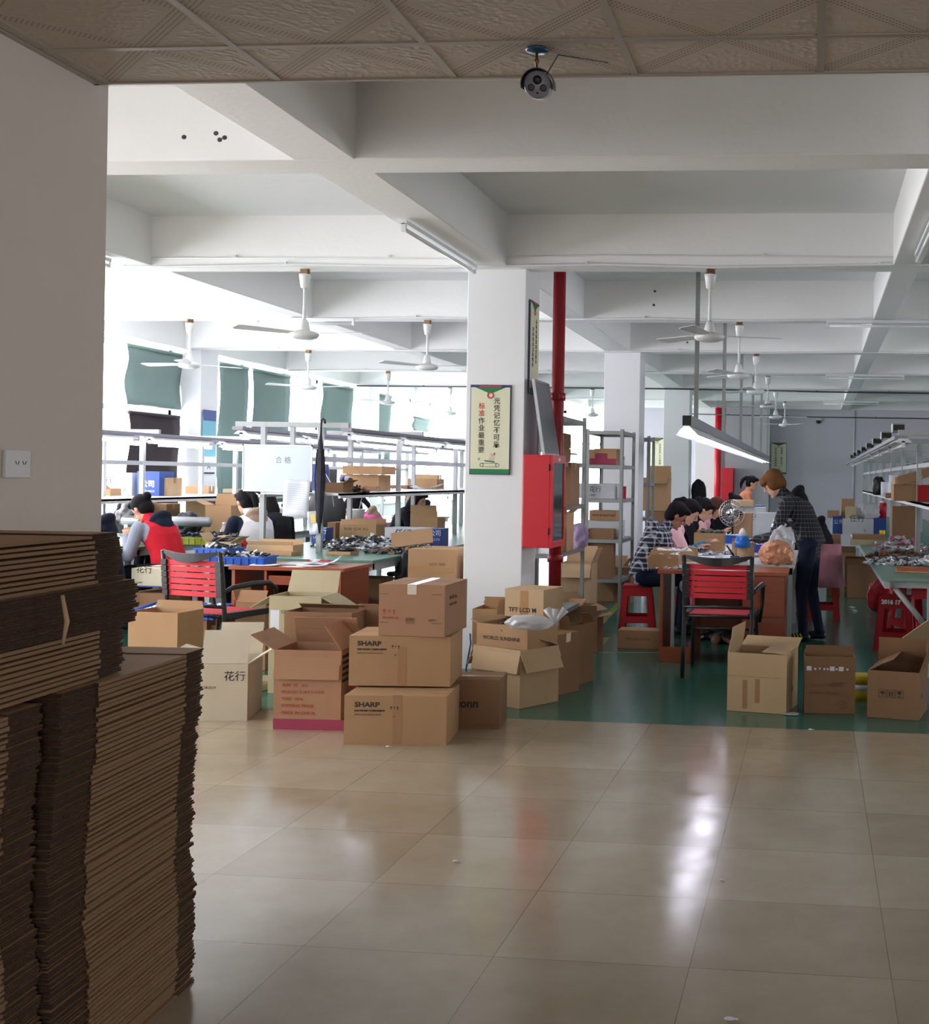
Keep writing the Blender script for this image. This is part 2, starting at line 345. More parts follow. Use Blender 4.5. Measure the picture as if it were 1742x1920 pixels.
def plaid(name, base, line, sc=11.0, wd=.2, soft=False):
    if name in MATS: return MATS[name]
    mt = bpy.data.materials.new(name); mt.use_nodes = True; nt = mt.node_tree; N = nt.nodes; L = nt.links; b = N['Principled BSDF']; b.inputs['Roughness'].default_value = .85
    tc = N.new('ShaderNodeTexCoord'); sp = N.new('ShaderNodeSeparateXYZ'); L.new(tc.outputs['Object'], sp.inputs[0]); outs = []
    def mth(op, a, v=None):
        n = N.new('ShaderNodeMath'); n.operation = op
        for i, q in enumerate((a, v)):
            if q is None: continue
            if isinstance(q, (int, float)): n.inputs[i].default_value = q
            else: L.new(q, n.inputs[i])
        return n.outputs[0]
    h = mth('ADD', sp.outputs[0], mth('MULTIPLY', sp.outputs[1], 1.0))
    a = mth('LESS_THAN', mth('FRACT', mth('MULTIPLY', h, sc)), wd); c = mth('LESS_THAN', mth('FRACT', mth('MULTIPLY', sp.outputs[2], sc)), wd)
    s = mth('MULTIPLY', mth('ADD', a, c), 0.5 if soft else 1.0)
    if not soft: s = mth('MAXIMUM', mth('MULTIPLY', a, c), mth('MULTIPLY', mth('ADD', a, c), 0.48))
    mx = N.new('ShaderNodeMix'); mx.data_type = 'RGBA'; L.new(s, mx.inputs[0]); mx.inputs[6].default_value = (*base, 1); mx.inputs[7].default_value = (*line, 1); L.new(mx.outputs[2], b.inputs['Base Color'])
    MATS[name] = mt; return mt
# ================= cartons =================
FACES = {'F': (FR, lambda w,d,h,u,v: (-w/2+u, -d/2-.0012, v)), 'R': (RT, lambda w,d,h,u,v: (w/2+.0012, -d/2+u, v)), 'T': ((0,0,0), lambda w,d,h,u,v: (-w/2+u, -d/2+v, h+.0012))}
def carton(label, w, d, h, loc, rz=0.0, flaps=None, m=None, tape='top', prints=(), group=None, rot=None, name='cardboard_box', fl=None, side=None, fill=None):
    m = m or KR; t = .005
    r = thing(name, label, 'box', loc, rz, group, rot)
    b = MB(m)
    if flaps is None:
        b.box((-w/2,-d/2,0),(w/2,d/2,h)); b.box((-w/2+.003,-.0015,h),(w/2-.003,.0015,h+.0006),KR3)
        b.build('body', r, bevel=.004)
        if tape == 'top':
            q = MB(TAPE).box((-w/2-.001,-.026,h),(w/2+.001,.026,h+.0009)).box((-w/2-.0012,-.026,h-.06),(-w/2,.026,h)).box((w/2,-.026,h-.06),(w/2+.0012,.026,h)); q.build('tape', r)
        elif tape == 'cross':
            MB(TAPEC).box((-.026,-d/2-.001,h),(.026,d/2+.001,h+.0009)).box((-.026,-d/2-.0012,h-.055),(.026,-d/2,h)).build('tape', r)
        elif tape == 'front':
            MB(TAPE).box((-.03,-d/2-.001,0.01),(.03,-d/2,h-.01)).build('tape', r)
    else:
        b.box((-w/2,-d/2,0),(w/2,d/2,t)).box((-w/2,-d/2,t),(w/2,-d/2+t,h)).box((-w/2,d/2-t,t),(w/2,d/2,h)).box((-w/2,-d/2+t,t),(-w/2+t,d/2-t,h)).box((w/2-t,-d/2+t,t),(w/2,d/2-t,h))
        b.build('body', r)
        for sd, ang in flaps.items():
            L = (fl or min(w, d)*.48); ln = (w if sd in 'FB' else d)-.004
            M0 = {'F': Matrix.Translation((0,-d/2+t,h)), 'B': Matrix.Translation((0,d/2-t,h)) @ Matrix.Rotation(math.pi,4,'Z'), 'L': Matrix.Translation((-w/2+t,0,h)) @ Matrix.Rotation(-math.pi/2,4,'Z'), 'R': Matrix.Translation((w/2-t,0,h)) @ Matrix.Rotation(math.pi/2,4,'Z')}[sd]
            f = MB(m); M = Matrix.Rotation(R(ang),4,'X')
            # hinge on local x axis, flap grows along +z and folds towards -y
            f.box((-ln/2,-t,0.0),(ln/2,0.0,L*.5),None,M)
            M2 = M @ Matrix.Translation((0,0,L*.5)) @ Matrix.Rotation(R(rnd.uniform(-6,6)),4,'X')
            f.box((-ln/2+rnd.uniform(0,.01),-t,0),(ln/2-rnd.uniform(0,.01),0.0,L*.5),None,M2)
            fo = f.build('flap', r); fo.matrix_local = M0
        if fill: 
            fm, fz = fill; fb = MB(fm)
            for k in range(26):
                c = (rnd.uniform(-w*.36,w*.36), rnd.uniform(-d*.36,d*.36), h*fz+rnd.uniform(-.02,.02)); q = rnd.uniform(.03,.07)
                fb.ell(c, (q,q*.7,q*.35), None, 8, rot=(rnd.uniform(-.6,.6),rnd.uniform(-.6,.6),rnd.uniform(0,3)))
            fo = fb.build('packed_parts', r); fo['kind'] = 'stuff'
    if side:   # coloured band or printed panels: (x0,x1,z0,z1,material) on the front
        for nm, fc, a0, a1, z0, z1, mm in side:
            q = MB(mm)
            if fc == 'F': q.box((-w/2+a0,-d/2-.0008,z0),(-w/2+a1,-d/2+.001,z1))
            elif fc == 'R': q.box((w/2-.001,-d/2+a0,z0),(w/2+.0008,-d/2+a1,z1))
            elif fc == 'T': q.box((-w/2+a0,-d/2+z0,h-.001),(-w/2+a1,-d/2+z1,h+.0011))
            q.build(nm, r)
    for pr in prints:
        fc, s, u, v, size, mm = pr[:6]; wsx = pr[6] if len(pr) > 6 else 1.0; bold = pr[7] if len(pr) > 7 else 0
        ro, pf = FACES[fc]
        if callable(s): s(fc, r, w, d, h, u, v, size, mm)
        else: text_mesh(s, size, mm, r, pf(w,d,h,u,v), ro, wscale=wsx, bold=bold)
    return r
def place(uL, uR, vB, z0=0.0, Y=None, d=.3, rz=0.0):
    uM = (uL+uR)/2
    p = G(uM, vB, z0) if Y is None else P(uM, vB, Y)
    wd = (uR-uL)/F*p.y; c = Vector((p.x, p.y, z0)) + Matrix.Rotation(R(rz),3,'Z') @ Vector((0,d/2,0))
    return wd, c, p.y
def pbox(label, uL, uR, vB, vT, d=.35, z0=0.0, rz=0.0, Y=None, h=None, **kw):
    wd, c, y = place(uL, uR, vB, z0, Y, d, rz)
    if h is None: h = (vB-vT)/F*y if Y is None else P((uL+uR)/2, vT, Y).z-z0
    return carton(label, wd/max(.6,math.cos(R(rz))) if abs(rz) < 30 else wd, d, h, c, R(rz), **kw)
def icon_arrow(fc, r, w, d, h, u, v, s, mm):
    q = MB(mm); y = -d/2-.0012; x = -w/2+u
    def pl(pts): q.prism([(x+a*s, v+b*s) for a, b in pts], y, y+.0008)
    pl([(.05,.9),(.15,.45),(.45,.4),(.55,.9)]); pl([(.27,.05),(.33,.05),(.33,.42),(.27,.42)]); pl([(.1,0),(.5,0),(.5,.06),(.1,.06)])
    pl([(.9,.55),(1.2,.85),(1.5,.55)]); pl([(1.17,.2),(1.23,.2),(1.23,.6),(1.17,.6)])
    pl([(1.8,.5),(2.05,1),(2.3,.5)]); pl([(1.95,0),(2.15,0),(2.15,.5),(1.95,.5)])
    q.build('printed_symbols', r)
def icon_frames(fc, r, w, d, h, u, v, s, mm):
    q = MB(mm); y = -d/2-.0012; x = -w/2+u
    def pl(pts, ox=0): q.prism([(x+(a+ox)*s, v+b*s) for a, b in pts], y, y+.0008)
    for ox in (0,1.1,2.2):
        pl([(0,0),(1,0),(1,.04),(0,.04)],ox); pl([(0,.96),(1,.96),(1,1),(0,1)],ox); pl([(0,0),(.04,0),(.04,1),(0,1)],ox); pl([(.96,0),(1,0),(1,1),(.96,1)],ox)
    pl([(.15,.5),(.3,.78),(.7,.78),(.85,.5)]); pl([(.47,.15),(.53,.15),(.53,.55),(.47,.55)])
    for a in (.25,.6): pl([(a,.2),(a+.14,.2),(a+.14,.6),(a,.6)],1.1); pl([(a-.06,.6),(a+.07,.85),(a+.2,.6)],1.1)
    pl([(.2,.85),(.3,.5),(.7,.5),(.8,.85)],2.2); pl([(.47,.15),(.53,.15),(.53,.55),(.47,.55)],2.2); pl([(.3,.1),(.7,.1),(.7,.17),(.3,.17)],2.2)
    q.build('printed_symbols', r)
def icon_ring(fc, r, w, d, h, u, v, s, mm):
    q = MB(mm); y = -d/2-.0012; x = -w/2+u; n = 20
    for k in range(n):
        a, b = 2*math.pi*k/n, 2*math.pi*(k+1)/n
        q.prism([(x+s*1.35*math.cos(a)*i, v+s*math.sin(a)*i) for i in (1,)]+[(x+s*1.35*math.cos(b), v+s*math.sin(b)),(x+s*1.2*math.cos(b), v+s*.86*math.sin(b)),(x+s*1.2*math.cos(a), v+s*.86*math.sin(a))], y, y+.0008)
    q.build('printed_ring', r)
# ================= piles and bags (uncountable stuff) =================
def pile(name, label, cat, loc, sx, sy, h, n, mats, size=.03, flat=.35, kind='stuff'):
    b = MB(*mats)
    for k in range(n):
        a = rnd.uniform(0, 6.283); q = math.sqrt(rnd.random()); x = sx*q*math.cos(a); y = sy*q*math.sin(a); z = h*(1-q**1.6)*rnd.uniform(.2,1)+size*flat*.5
        s = size*rnd.uniform(.6,1.3); mm = rnd.choice(mats)
        if rnd.random() < .5: b.cbox((x,y,z),(s*1.6,s*.7,s*flat),mm,(rnd.uniform(-.5,.5),rnd.uniform(-.5,.5),rnd.uniform(0,3)))
        else: b.ell((x,y,z),(s*.8,s*.5,s*flat*.7),mm,8,rot=(rnd.uniform(-.7,.7),rnd.uniform(-.7,.7),rnd.uniform(0,3)))
    b.lathe([(.001,0),(max(.01,min(sx,sy)*.9),0),(min(sx,sy)*.55,h*.35),(.001,h*.6)], mats[0], 12, Matrix.Diagonal((sx/min(sx,sy), sy/min(sx,sy), 1, 1)))
    o = b.build(name); o.location = loc; return tag(o, label, cat, kind=kind)
def bag(name, label, cat, loc, r, m, amp=.25, rz=0, seed=1, knot=None, child=None, childmat=None):
    bm = bmesh.new(); bmesh.ops.create_icosphere(bm, subdivisions=4, radius=1)
    rr = random.Random(seed); ks = [(Vector((rr.uniform(-1,1),rr.uniform(-1,1),rr.uniform(-1,1))).normalized(), rr.uniform(2,7), rr.uniform(0,6)) for _ in range(14)]
    for v in bm.verts:
        p = v.co.normalized(); s = 1+amp*sum(abs(math.sin(k.dot(p)*f+ph)) - .6 for k, f, ph in ks)/5
        v.co = Vector((p.x*s*r[0], p.y*s*r[1], max(-r[2]*.8, p.z*s*r[2])+r[2]*.8))
    for f in bm.faces: f.smooth = True
    me = bpy.data.meshes.new(name); bm.to_mesh(me); bm.free(); me.materials.append(m)
    o = bpy.data.objects.new(name, me); C.objects.link(o); o.location = loc; o.rotation_euler = (0,0,rz)
    tag(o, label, cat)
    if knot:
        q = MB(m); kx, ky, kz = knot
        for a in (-.6,0,.7): q.tube([(kx,ky,kz),(kx+.04*math.sin(a),ky,kz+.05),(kx+.1*math.sin(a),ky+.01,kz+.1)],[.008,.014,.026],n=8)
        q.build('tied_end', o)
    return o
def tray(name, label, loc, w, d, h, m, rz=0, fillm=None, fz=.8, grp=None, nf=60, fs=.025, tx=0, ty=0):
    r = thing(name, label, 'tray', loc, rot=(R(tx),R(ty),rz), group=grp); b = MB(m); t = .004
    def ring(z0, z1, e0, e1):
        for sx in (-1,1):
            b.box((min(sx*(w/2+e0),sx*(w/2+e0-t)),-d/2-e0,z0),(max(sx*(w/2+e0),sx*(w/2+e0-t)),d/2+e0,z1)); b.box((-w/2-e0,min(sx*(d/2+e0),sx*(d/2+e0-t)),z0),(w/2+e0,max(sx*(d/2+e0),sx*(d/2+e0-t)),z1))
    b.box((-w/2,-d/2,0),(w/2,d/2,t)); ring(t,h,0,0); ring(h-.012,h,.012,.012)
    for k in range(int(w/.06)+1):
        x = -w/2+.02+k*.06
        if x < w/2-.01:
            for sy in (-1,1): b.box((x-.003,min(sy*d/2,sy*(d/2+.008)),.0),(x+.003,max(sy*d/2,sy*(d/2+.008)),h-.012))
    b.build('tray_body', r)
    if fillm:
        q = MB(*fillm)
        for k in range(nf):
            s = fs*rnd.uniform(.6,1.3)
            q.cbox((rnd.uniform(-.46,.46)*w*.94,rnd.uniform(-.44,.44)*d*.92,h*fz+rnd.uniform(-.01,.02)),(s*2,s*.7,s*.5),rnd.choice(fillm),(rnd.uniform(-.6,.6),rnd.uniform(-.6,.6),rnd.uniform(0,3)))
        q.box((-w/2+.01,-d/2+.01,.01),(w/2-.01,d/2-.01,h*fz-.01),fillm[0])
        fo = q.build('loose_parts', r); fo['kind'] = 'stuff'
    return r
# ================= furniture =================
def strap_chair(label, loc, rz):
    """tube armchair with red elastic straps; sits facing +y, back at -y"""
    r = thing('strap_armchair', label, 'chair', loc, rz)
    W = .25
    for s in (-1,1):
        b = MB(BLACK); x = s*W
        b.tube([(x,-.30,0),(x,-.27,.25),(x,-.245,.45),(x,-.27,.7),(x,-.30,.90)],.0165); b.build('back_leg', r)
        b = MB(BLACK); b.tube([(x,-.25,.43),(x,.15,.46),(x,.225,.44),(x,.245,.38),(x,.25,.0)],.014); b.build('front_leg', r)
        b = MB(BLKP); b.tube([(x,-.27,.62),(x+s*.03,-.2,.655),(x+s*.05,-.02,.67),(x+s*.05,.14,.665),(x+s*.045,.22,.62),(x+s*.04,.245,.5),(x+s*.02,.25,.36)],[.013,.017,.02,.02,.017,.014,.013]); b.build('armrest', r)
    b = MB(BLACK)
    n = 14; pts = [(-W+2*W*k/n, -.30-.05*math.sin(math.pi*k/n), .90-.035*math.sin(math.pi*k/n)) for k in range(n+1)]
    vs = []; fs = []
    for k, p in enumerate(pts):
        e = .012+.028*math.sin(math.pi*k/n)
        vs += [(p[0],p[1]-.006,p[2]-e),(p[0],p[1]+.006,p[2]-e),(p[0],p[1]+.006,p[2]+e*.6),(p[0],p[1]-.006,p[2]+e*.6)]
    for k in range(n):
        for j in range(4): fs.append((k*4+j,k*4+(j+1)%4,k*4+4+(j+1)%4,k*4+4+j))
    fs += [(0,3,2,1),(n*4,n*4+1,n*4+2,n*4+3)]
    b.add(vs, fs, smooth=False); b.build('top_rail', r)
    for p0, p1 in (((-W,-.245,.45),(W,-.245,.45)),((-W,.2,.45),(W,.2,.45)),((-W,-.26,.52),(W,-.26,.52)),((-W,.25,.3),(W,.25,.3))): MB(BLACK).tube([p0,p1],.011).build('cross_tube', r)
    for k in range(6):
        z = .605+.043*k; b = MB(STRAP); y = -.26-.03*(z-.55)/.35
        for j in range(6):
            x0 = -W+.03+(2*W-.06)*j/6; x1 = -W+.03+(2*W-.06)*(j+1)/6; sg = lambda x: .018*math.cos(x/W*1.4)
            b.add([(x0,y-sg(x0)-.004,z-.0175),(x1,y-sg(x1)-.004,z-.0175),(x1,y-sg(x1)-.004,z+.0175),(x0,y-sg(x0)-.004,z+.0175),(x0,y-sg(x0),z-.0175),(x1,y-sg(x1),z-.0175),(x1,y-sg(x1),z+.0175),(x0,y-sg(x0),z+.0175)],
              [(0,1,2,3),(7,6,5,4),(0,4,5,1),(3,2,6,7),(0,3,7,4),(1,5,6,2)])
        b.build('back_strap', r)
        for s in (-1,1): MB(BLKP).cbox((s*(W-.012),y-.008,z),(.045,.04,.037)).build('strap_sleeve', r)
    for k in range(9):
        y = -.20+.046*k
        MB(STRAP).box((-W+.03,y-.019,.462),(W-.03,y+.019,.468)).build('seat_strap', r)
    for s in (-1,1): MB(BLKP).cbox((s*(W-.008),-.01,.455),(.046,.42,.042)).build('seat_side_rail', r)
    return r
def stool(label, loc, rz=0, h=.47, w0=.27, w1=.36, group='red plastic stools', text=False):
    r = thing('plastic_stool', label, 'stool', loc, rz, group)
    a, c = w0/2, w1/2
    b = MB(REDP); b.box((-a,-a,h-.03),(a,a,h)); b.box((-a-.006,-a-.006,h-.022),(a+.006,a+.006,h-.012))
    b.build('seat', r, bevel=.012)
    for k in range(4):
        M = Matrix.Rotation(k*math.pi/2,4,'Z'); b = MB(REDP)
        def fr(z): return a+(c-a)*(1-z/h)
        def panel(x0f, x1f, z0, z1):
            v = []
            for z in (z0, z1):
                e = fr(z); 
                for f in (x0f, x1f):
                    v.append((e*f,-e,z)); v.append((e*f,-e+.006,z))
            b.add(v, [(0,2,6,4),(1,5,7,3),(0,4,5,1),(2,3,7,6),(4,6,7,5),(0,1,3,2)], None, M)
        panel(-1,-.62,0,h-.02); panel(.62,1,0,h-.02); panel(-.62,.62,h-.10,h-.02); panel(-.62,.62,h*.22,h*.22+.06)
        b.build('side_panel', r)
    if text:
        for i, s in enumerate('乙林工木'): pass
        text_mesh('2016 17', .05, INKW, r, (-.115,-a-.012,h-.062), (R(82),0,0), name='painted_marks', bold=.003)
    return r
def shelf_rack(label, x0, x1, y0, y1, h, levels, m=STEEL):
    r = thing('steel_shelving', label, 'shelf', ((x0+x1)/2,(y0+y1)/2,0)); cx, cy = (x0+x1)/2, (y0+y1)/2
    for sx, x in ((1,x0-cx),(-1,x1-cx)):
        for sy, y in ((1,y0-cy),(-1,y1-cy)):
            b = MB(m); b.box((min(x,x+sx*.038),min(y,y+sy*.003),0),(max(x,x+sx*.038),max(y,y+sy*.003),h)).box((min(x,x+sx*.003),min(y,y+sy*.038),0),(max(x,x+sx*.003),max(y,y+sy*.038),h)); b.build('upright', r)
    for z in levels:
        b = MB(m); b.box((x0-cx+.002,y0-cy+.002,z-.006),(x1-cx-.002,y1-cy-.002,z))
        for y in (y0-cy+.003,y1-cy-.006): b.box((x0-cx+.003,y,z-.04),(x1-cx-.003,y+.003,z-.004))
        for x in (x0-cx+.003,x1-cx-.006): b.box((x,y0-cy+.003,z-.04),(x+.003,y1-cy-.003,z-.004))
        b.build('shelf_board', r)
    return r
def bench(label, x0, x1, y0, y1, rx0, rx1, posts, zs, zb, ztop, topname='assembly_bench', m=WPNT, inset=.1, shelfm=None, over=.17):
    r = thing(topname, label, 'workbench', ((x0+x1)/2,y0,0)); cx = (x0+x1)/2; L = y1-y0
    MB(GTOP,WPNT).box((x0-cx,0,.725),(x1-cx,L,.75),GTOP).build('bench_top', r)
    b = MB(m)
    for x in (x0-cx+.02,x1-cx-.06): b.box((x,.02,.665),(x+.04,L-.02,.725))
    for k in range(int(L/2)+1):
        y = .06+k*2
        if y < L: b.box((x0-cx+.02,y,.67),(x1-cx-.02,y+.04,.725))
    b.build('apron_frame', r)
    for k in range(int(L/2)+1):
        for x in (x0-cx+inset,x1-cx-inset-.04):
            y = .06+2*k
            if y < L:
                MB(m).box((x,y,0),(x+.04,y+.04,.67)).build('leg', r)
    # rack above
    for y in posts:
        for x in (rx0-cx, rx1-cx): MB(m).box((x-.022,y-y0-.022,.75),(x+.022,y-y0+.022,ztop)).build('rack_post', r)
    P0, P1 = posts[0]-y0, posts[-1]-y0
    MB(shelfm or LAMW).box((rx0-cx-.03,P0-.03,zs-.02),(rx1-cx+.2,P1+.03,zs)).box((rx1-cx+.18,P0-.03,zs-.045),(rx1-cx+.2,P1+.03,zs)).box((rx0-cx-.03,P0-.03,zs-.045),(rx0-cx-.01,P1+.03,zs)).build('rack_shelf', r)
    for x in (rx0-cx,rx1-cx): MB(m).box((x-.012,P0,zb-.02),(x+.012,P1,zb+.02)).build('rack_rail', r)
    for y in posts: MB(m).box((rx0-cx-over,y-y0-.02,ztop-.045),(rx1-cx+over,y-y0+.02,ztop)).build('cross_arm', r)
    for x in (rx0-cx-over+.02,rx1-cx+over-.02):
        MB(RAIL).box((x-.05,P0-.02,ztop-.075),(x+.05,P1+.5,ztop-.045)).build('lamp_rail', r)
    return r
def tube_lamp(label, a, b_, lit=True, r0=.013, hood=True, group=None, name='tube_light'):
    a = Vector(a); b_ = Vector(b_); L = (b_-a).length; rz = math.atan2((b_-a).y,(b_-a).x)
    r = thing(name, label, 'lamp', a, rz, group)
    q = MB(LAMW)
    if hood: q.add([(0,-.07,-.012),(0,.07,-.012),(0,.03,.02),(0,-.03,.02),(L,-.07,-.012),(L,.07,-.012),(L,.03,.02),(L,-.03,.02)],[(0,1,2,3),(4,7,6,5),(0,4,5,1),(1,5,6,2),(2,6,7,3),(3,7,4,0)])
    else: q.box((0,-.02,-.005),(L,.02,.02))
    q.box((0,-.014,-.05),(.02,.014,0)).box((L-.02,-.014,-.05),(L,.014,0)); q.build('housing', r)
    MB(TUBE if lit else TUBEOFF).tube([(.02,0,-.034),(L-.02,0,-.034)],r0,n=10).build('tube', r)
    return r
def fan(label, x, y, ang, rod=.26, z=ZB, group='ceiling fans', bl=.52):
    r = thing('ceiling_fan', label, 'fan', (x,y,z), R(ang), group)
    MB(BRASS).box((-.03,-.02,-.045),(.03,.02,0)).tube([(-.035,0,-.03),(.035,0,-.03)],.006).build('bracket', r)
    MB(FANW).lathe([(.012,-.15),(.03,-.14),(.042,-.06),(.045,-.04),(.02,-.035)]).tube([(0,0,-.12),(0,0,-.15-rod)],.012).lathe([(.012,-.11-rod),(.03,-.13-rod),(.045,-.2-rod),(.04,-.21-rod)]).build('down_rod', r)
    MB(FANW).lathe([(.02,-.195-rod),(.05,-.2-rod),(.105,-.215-rod),(.115,-.235-rod),(.1,-.255-rod),(.06,-.268-rod),(.01,-.272-rod)]).build('motor', r)
    for k in range(3):
        M = Matrix.Rotation(k*2*math.pi/3,4,'Z') @ Matrix.Translation((0,0,-.225-rod)) @ Matrix.Rotation(R(9),4,'X')
        q = MB(FANW); v = [(.1,-.03),(.16,-.045),(bl,-.065),(bl+.03,-.04),(bl+.03,.05),(bl,.06),(.16,.045),(.1,.03)]; n = len(v)
        q.add([(a,b,0) for a, b in v]+[(a,b,.004) for a, b in v],[tuple(range(n))[::-1],tuple(range(n,2*n))]+[(i,(i+1)%n,(i+1)%n+n,i+n) for i in range(n)],None,M); q.build('blade', r)
    return r
# ================= people =================
def capsule(q, p0, p1, r0, r1, n=12):
    p0, p1 = Vector(p0), Vector(p1); q.tube([p0,p1],[r0,r1],n=n); q.ell(p0,(r0,)*3,n=n); q.ell(p1,(r1,)*3,n=n)
def remesh(q, vox, smooth=3):
    me = bpy.data.meshes.new('tmp'); me.from_pydata(q.v, [], q.f); me.update()
    bm = bmesh.new(); bm.from_mesh(me); bmesh.ops.recalc_face_normals(bm, faces=bm.faces); bm.to_mesh(me); bm.free()
    o = bpy.data.objects.new('tmp', me); C.objects.link(o)
    md = o.modifiers.new('r', 'REMESH'); md.mode = 'VOXEL'; md.voxel_size = vox; md.use_smooth_shade = True
    ms = o.modifiers.new('s', 'SMOOTH'); ms.factor = .5; ms.iterations = smooth
    bpy.context.view_layer.update()
    out = bpy.data.meshes.new_from_object(o.evaluated_get(bpy.context.evaluated_depsgraph_get()))
    bpy.data.objects.remove(o); return out
def person(label, loc, rz, pose='sit', lean=25, head=35, top=None, low=None, skin=SKIN, hair=HAIR, style='short', sleeve=None, lowsleeve=None, shoe=None, vox=.009, sc=1.0, hood=None, bulk=1.0, hands=None, turn=0, armband=None, seat=.47, collar=None):
    r = thing('person', label, 'person', loc, rz); r.scale = (sc,)*3
    top = top or cloth('navy_cloth', srgb(34,38,56)); low = low or cloth('dark_trousers', srgb(30,32,44)); shoe = shoe or BLKP; sleeve = sleeve or top; lowsleeve = lowsleeve or sleeve
    q = MB(top); bones = []
    def B(p0, p1, r0, r1, m): capsule(q, p0, p1, r0, r1); bones.append((Vector(p0), Vector(p1), m, max(r0,r1)))
    if pose == 'sit': pel = Vector((0,0,seat+.10))
    else: pel = Vector((0,0,.90))
    la = R(lean); up = Vector((math.sin(la),0,math.cos(la))); fw = Vector((math.cos(la),0,-math.sin(la)))
    # torso rings
    rings = [(-.06,.165,.115),(.04,.165,.12),(.16,.15,.11),(.28,.165,.12),(.38,.18,.12),(.445,.15,.095),(.475,.085,.065)]
    n = 18; vs = []; fs = []
    for t, a, b in rings:
        cc = pel + up*t - fw*(.035*math.sin(max(0,min(1,t/.45))*math.pi))
        for k in range(n):
            an = 2*math.pi*k/n; vs.append(cc + Vector((0,1,0))*a*bulk*math.cos(an) + fw*b*bulk*math.sin(an))
    for i in range(len(rings)-1):
        for k in range(n): fs.append((i*n+k,i*n+(k+1)%n,(i+1)*n+(k+1)%n,(i+1)*n+k))
    fs += [tuple(range(n))[::-1], tuple((len(rings)-1)*n+k for k in range(n))]
    q.add(vs, fs); bones.append((pel+up*-.04, pel+up*.44, top, .15))
    ne = pel + up*.46; hc = ne + (Vector((math.sin(la+.25),0,math.cos(la+.25))))*.17 + Vector((.02,0,0))
    B(ne, ne.lerp(hc,.55), .056, .05, skin)
    # head
    HM = Matrix.Translation(hc) @ Matrix.Rotation(R(turn),4,'Z') @ Matrix.Rotation(R(head),4,'Y')
    q.ell((-.008,0,.02),(.094,.076,.10),M=HM,n=20); q.ell((.03,0,-.05),(.058,.052,.07),M=HM,n=16)
    q.tube([(.085,0,.02),(.112,0,-.022),(.09,0,-.034)],[.009,.014,.009],n=8,M=HM); q.ell((.083,0,-.062),(.014,.024,.010),M=HM,n=8); q.ell((.075,0,-.10),(.02,.022,.016),M=HM,n=8)
    for s in (-1,1): q.ell((-.005,s*.079,-.01),(.018,.009,.03),M=HM,n=8)
    bones.append((HM @ Vector((0,0,.05)), HM @ Vector((.02,0,-.06)), skin, .09))
    # legs
    for s in (-1,1):
        hp = pel + Vector((0,s*.09,-.03))
        if pose == 'sit': kn = Vector((.40,s*.11,seat+.06)); an = Vector((.36,s*.11,.09)); 
        else: kn = Vector((.03+.03*s,s*.10,.48)); an = Vector((-.02+.06*s,s*.10,.09))
        B(hp, kn, .088, .062, low); B(kn, an, .058, .045, low)
        toe = an+Vector((.15,s*.01,-.055)); B(an+Vector((-.03,0,-.045)), toe, .042, .034, shoe)
    # arms and hands
    for i, s in enumerate((-1,1)):
        sh = pel + up*.405 + Vector((0,s*.175*bulk,0))
        hd = Vector(hands[i]) if hands else Vector((.42,s*.09,.82 if pose == 'sit' else .98))
        md = (sh+hd)/2; dd = (hd-sh).length; off = math.sqrt(max(0,.275**2-(dd/2)**2)) if dd < .55 else 0
        if dd > .55: hd = sh+(hd-sh)*(.55/dd); md = (sh+hd)/2
        el = md + Vector((-.25,s*.45,-.86)).normalized()*off
        wr = hd
        B(sh, el, .058*bulk, .047*bulk, sleeve); B(el, wr, .045*bulk, .033*bulk, lowsleeve)
        d = (wr-el).normalized(); sd = d.cross(Vector((0,0,1))).normalized(); un = sd.cross(d).normalized()
        HMt = Matrix((d, sd, un)).transposed().to_4x4(); HMt.translation = wr
        q.ell((.055,0,0),(.052,.038,.017),M=HMt,n=12)
        for j, (fy, ll) in enumerate(((-.028,.060),(-.010,.072),(.009,.068),(.027,.052))):
            q.tube([(.09,fy,0),(.09+ll*.5,fy*1.1,-.006),(.09+ll*.85,fy*1.12,-.028)],[.0095,.009,.0075],n=8,M=HMt)
        q.tube([(.025,-s*.028,-.004),(.06,-s*.056,-.01),(.09,-s*.06,-.022)],[.012,.011,.008],n=8,M=HMt)
        bones.append((wr+d*.03, wr+d*.17, skin, .03))
    me = remesh(q, vox)
    ml = []
    for _, _, m_, _ in bones:
        if m_ not in ml: ml.append(m_)
    for m_ in ml: me.materials.append(m_)
    idx = [ml.index(b[2]) for b in bones]; mi = []
    hz = HM.inverted()
    for p in me.polygons:
        c = p.center; best = 9; bi = 0
        for k, (a, b, _, rr) in enumerate(bones):
            ab = b-a; t = max(0,min(1,(c-a).dot(ab)/max(1e-9,ab.length_squared))); dd = (c-(a+ab*t)).length - rr
            if dd < best: best = dd; bi = k
        mi.append(idx[bi])
    me.polygons.foreach_set('material_index', mi); me.polygons.foreach_set('use_smooth', [True]*len(mi))
    o = bpy.data.objects.new('body', me); C.objects.link(o); o.parent = r
    # hair
    hq = MB(hair)
    hq.ell((-.024,0,.036),(.098,.089,.098),M=HM,n=20); hq.ell((-.045,0,-.02),(.07,.08,.08),M=HM,n=16)
    hq.ell((.045,0,.085),(.055,.07,.035),M=HM,n=12)
    if style == 'bowl': hq.ell((.05,0,.055),(.062,.078,.05),M=HM,n=14); hq.ell((0,.05,-.01),(.055,.045,.06),M=HM,n=12); hq.ell((0,-.05,-.01),(.055,.045,.06),M=HM,n=12)
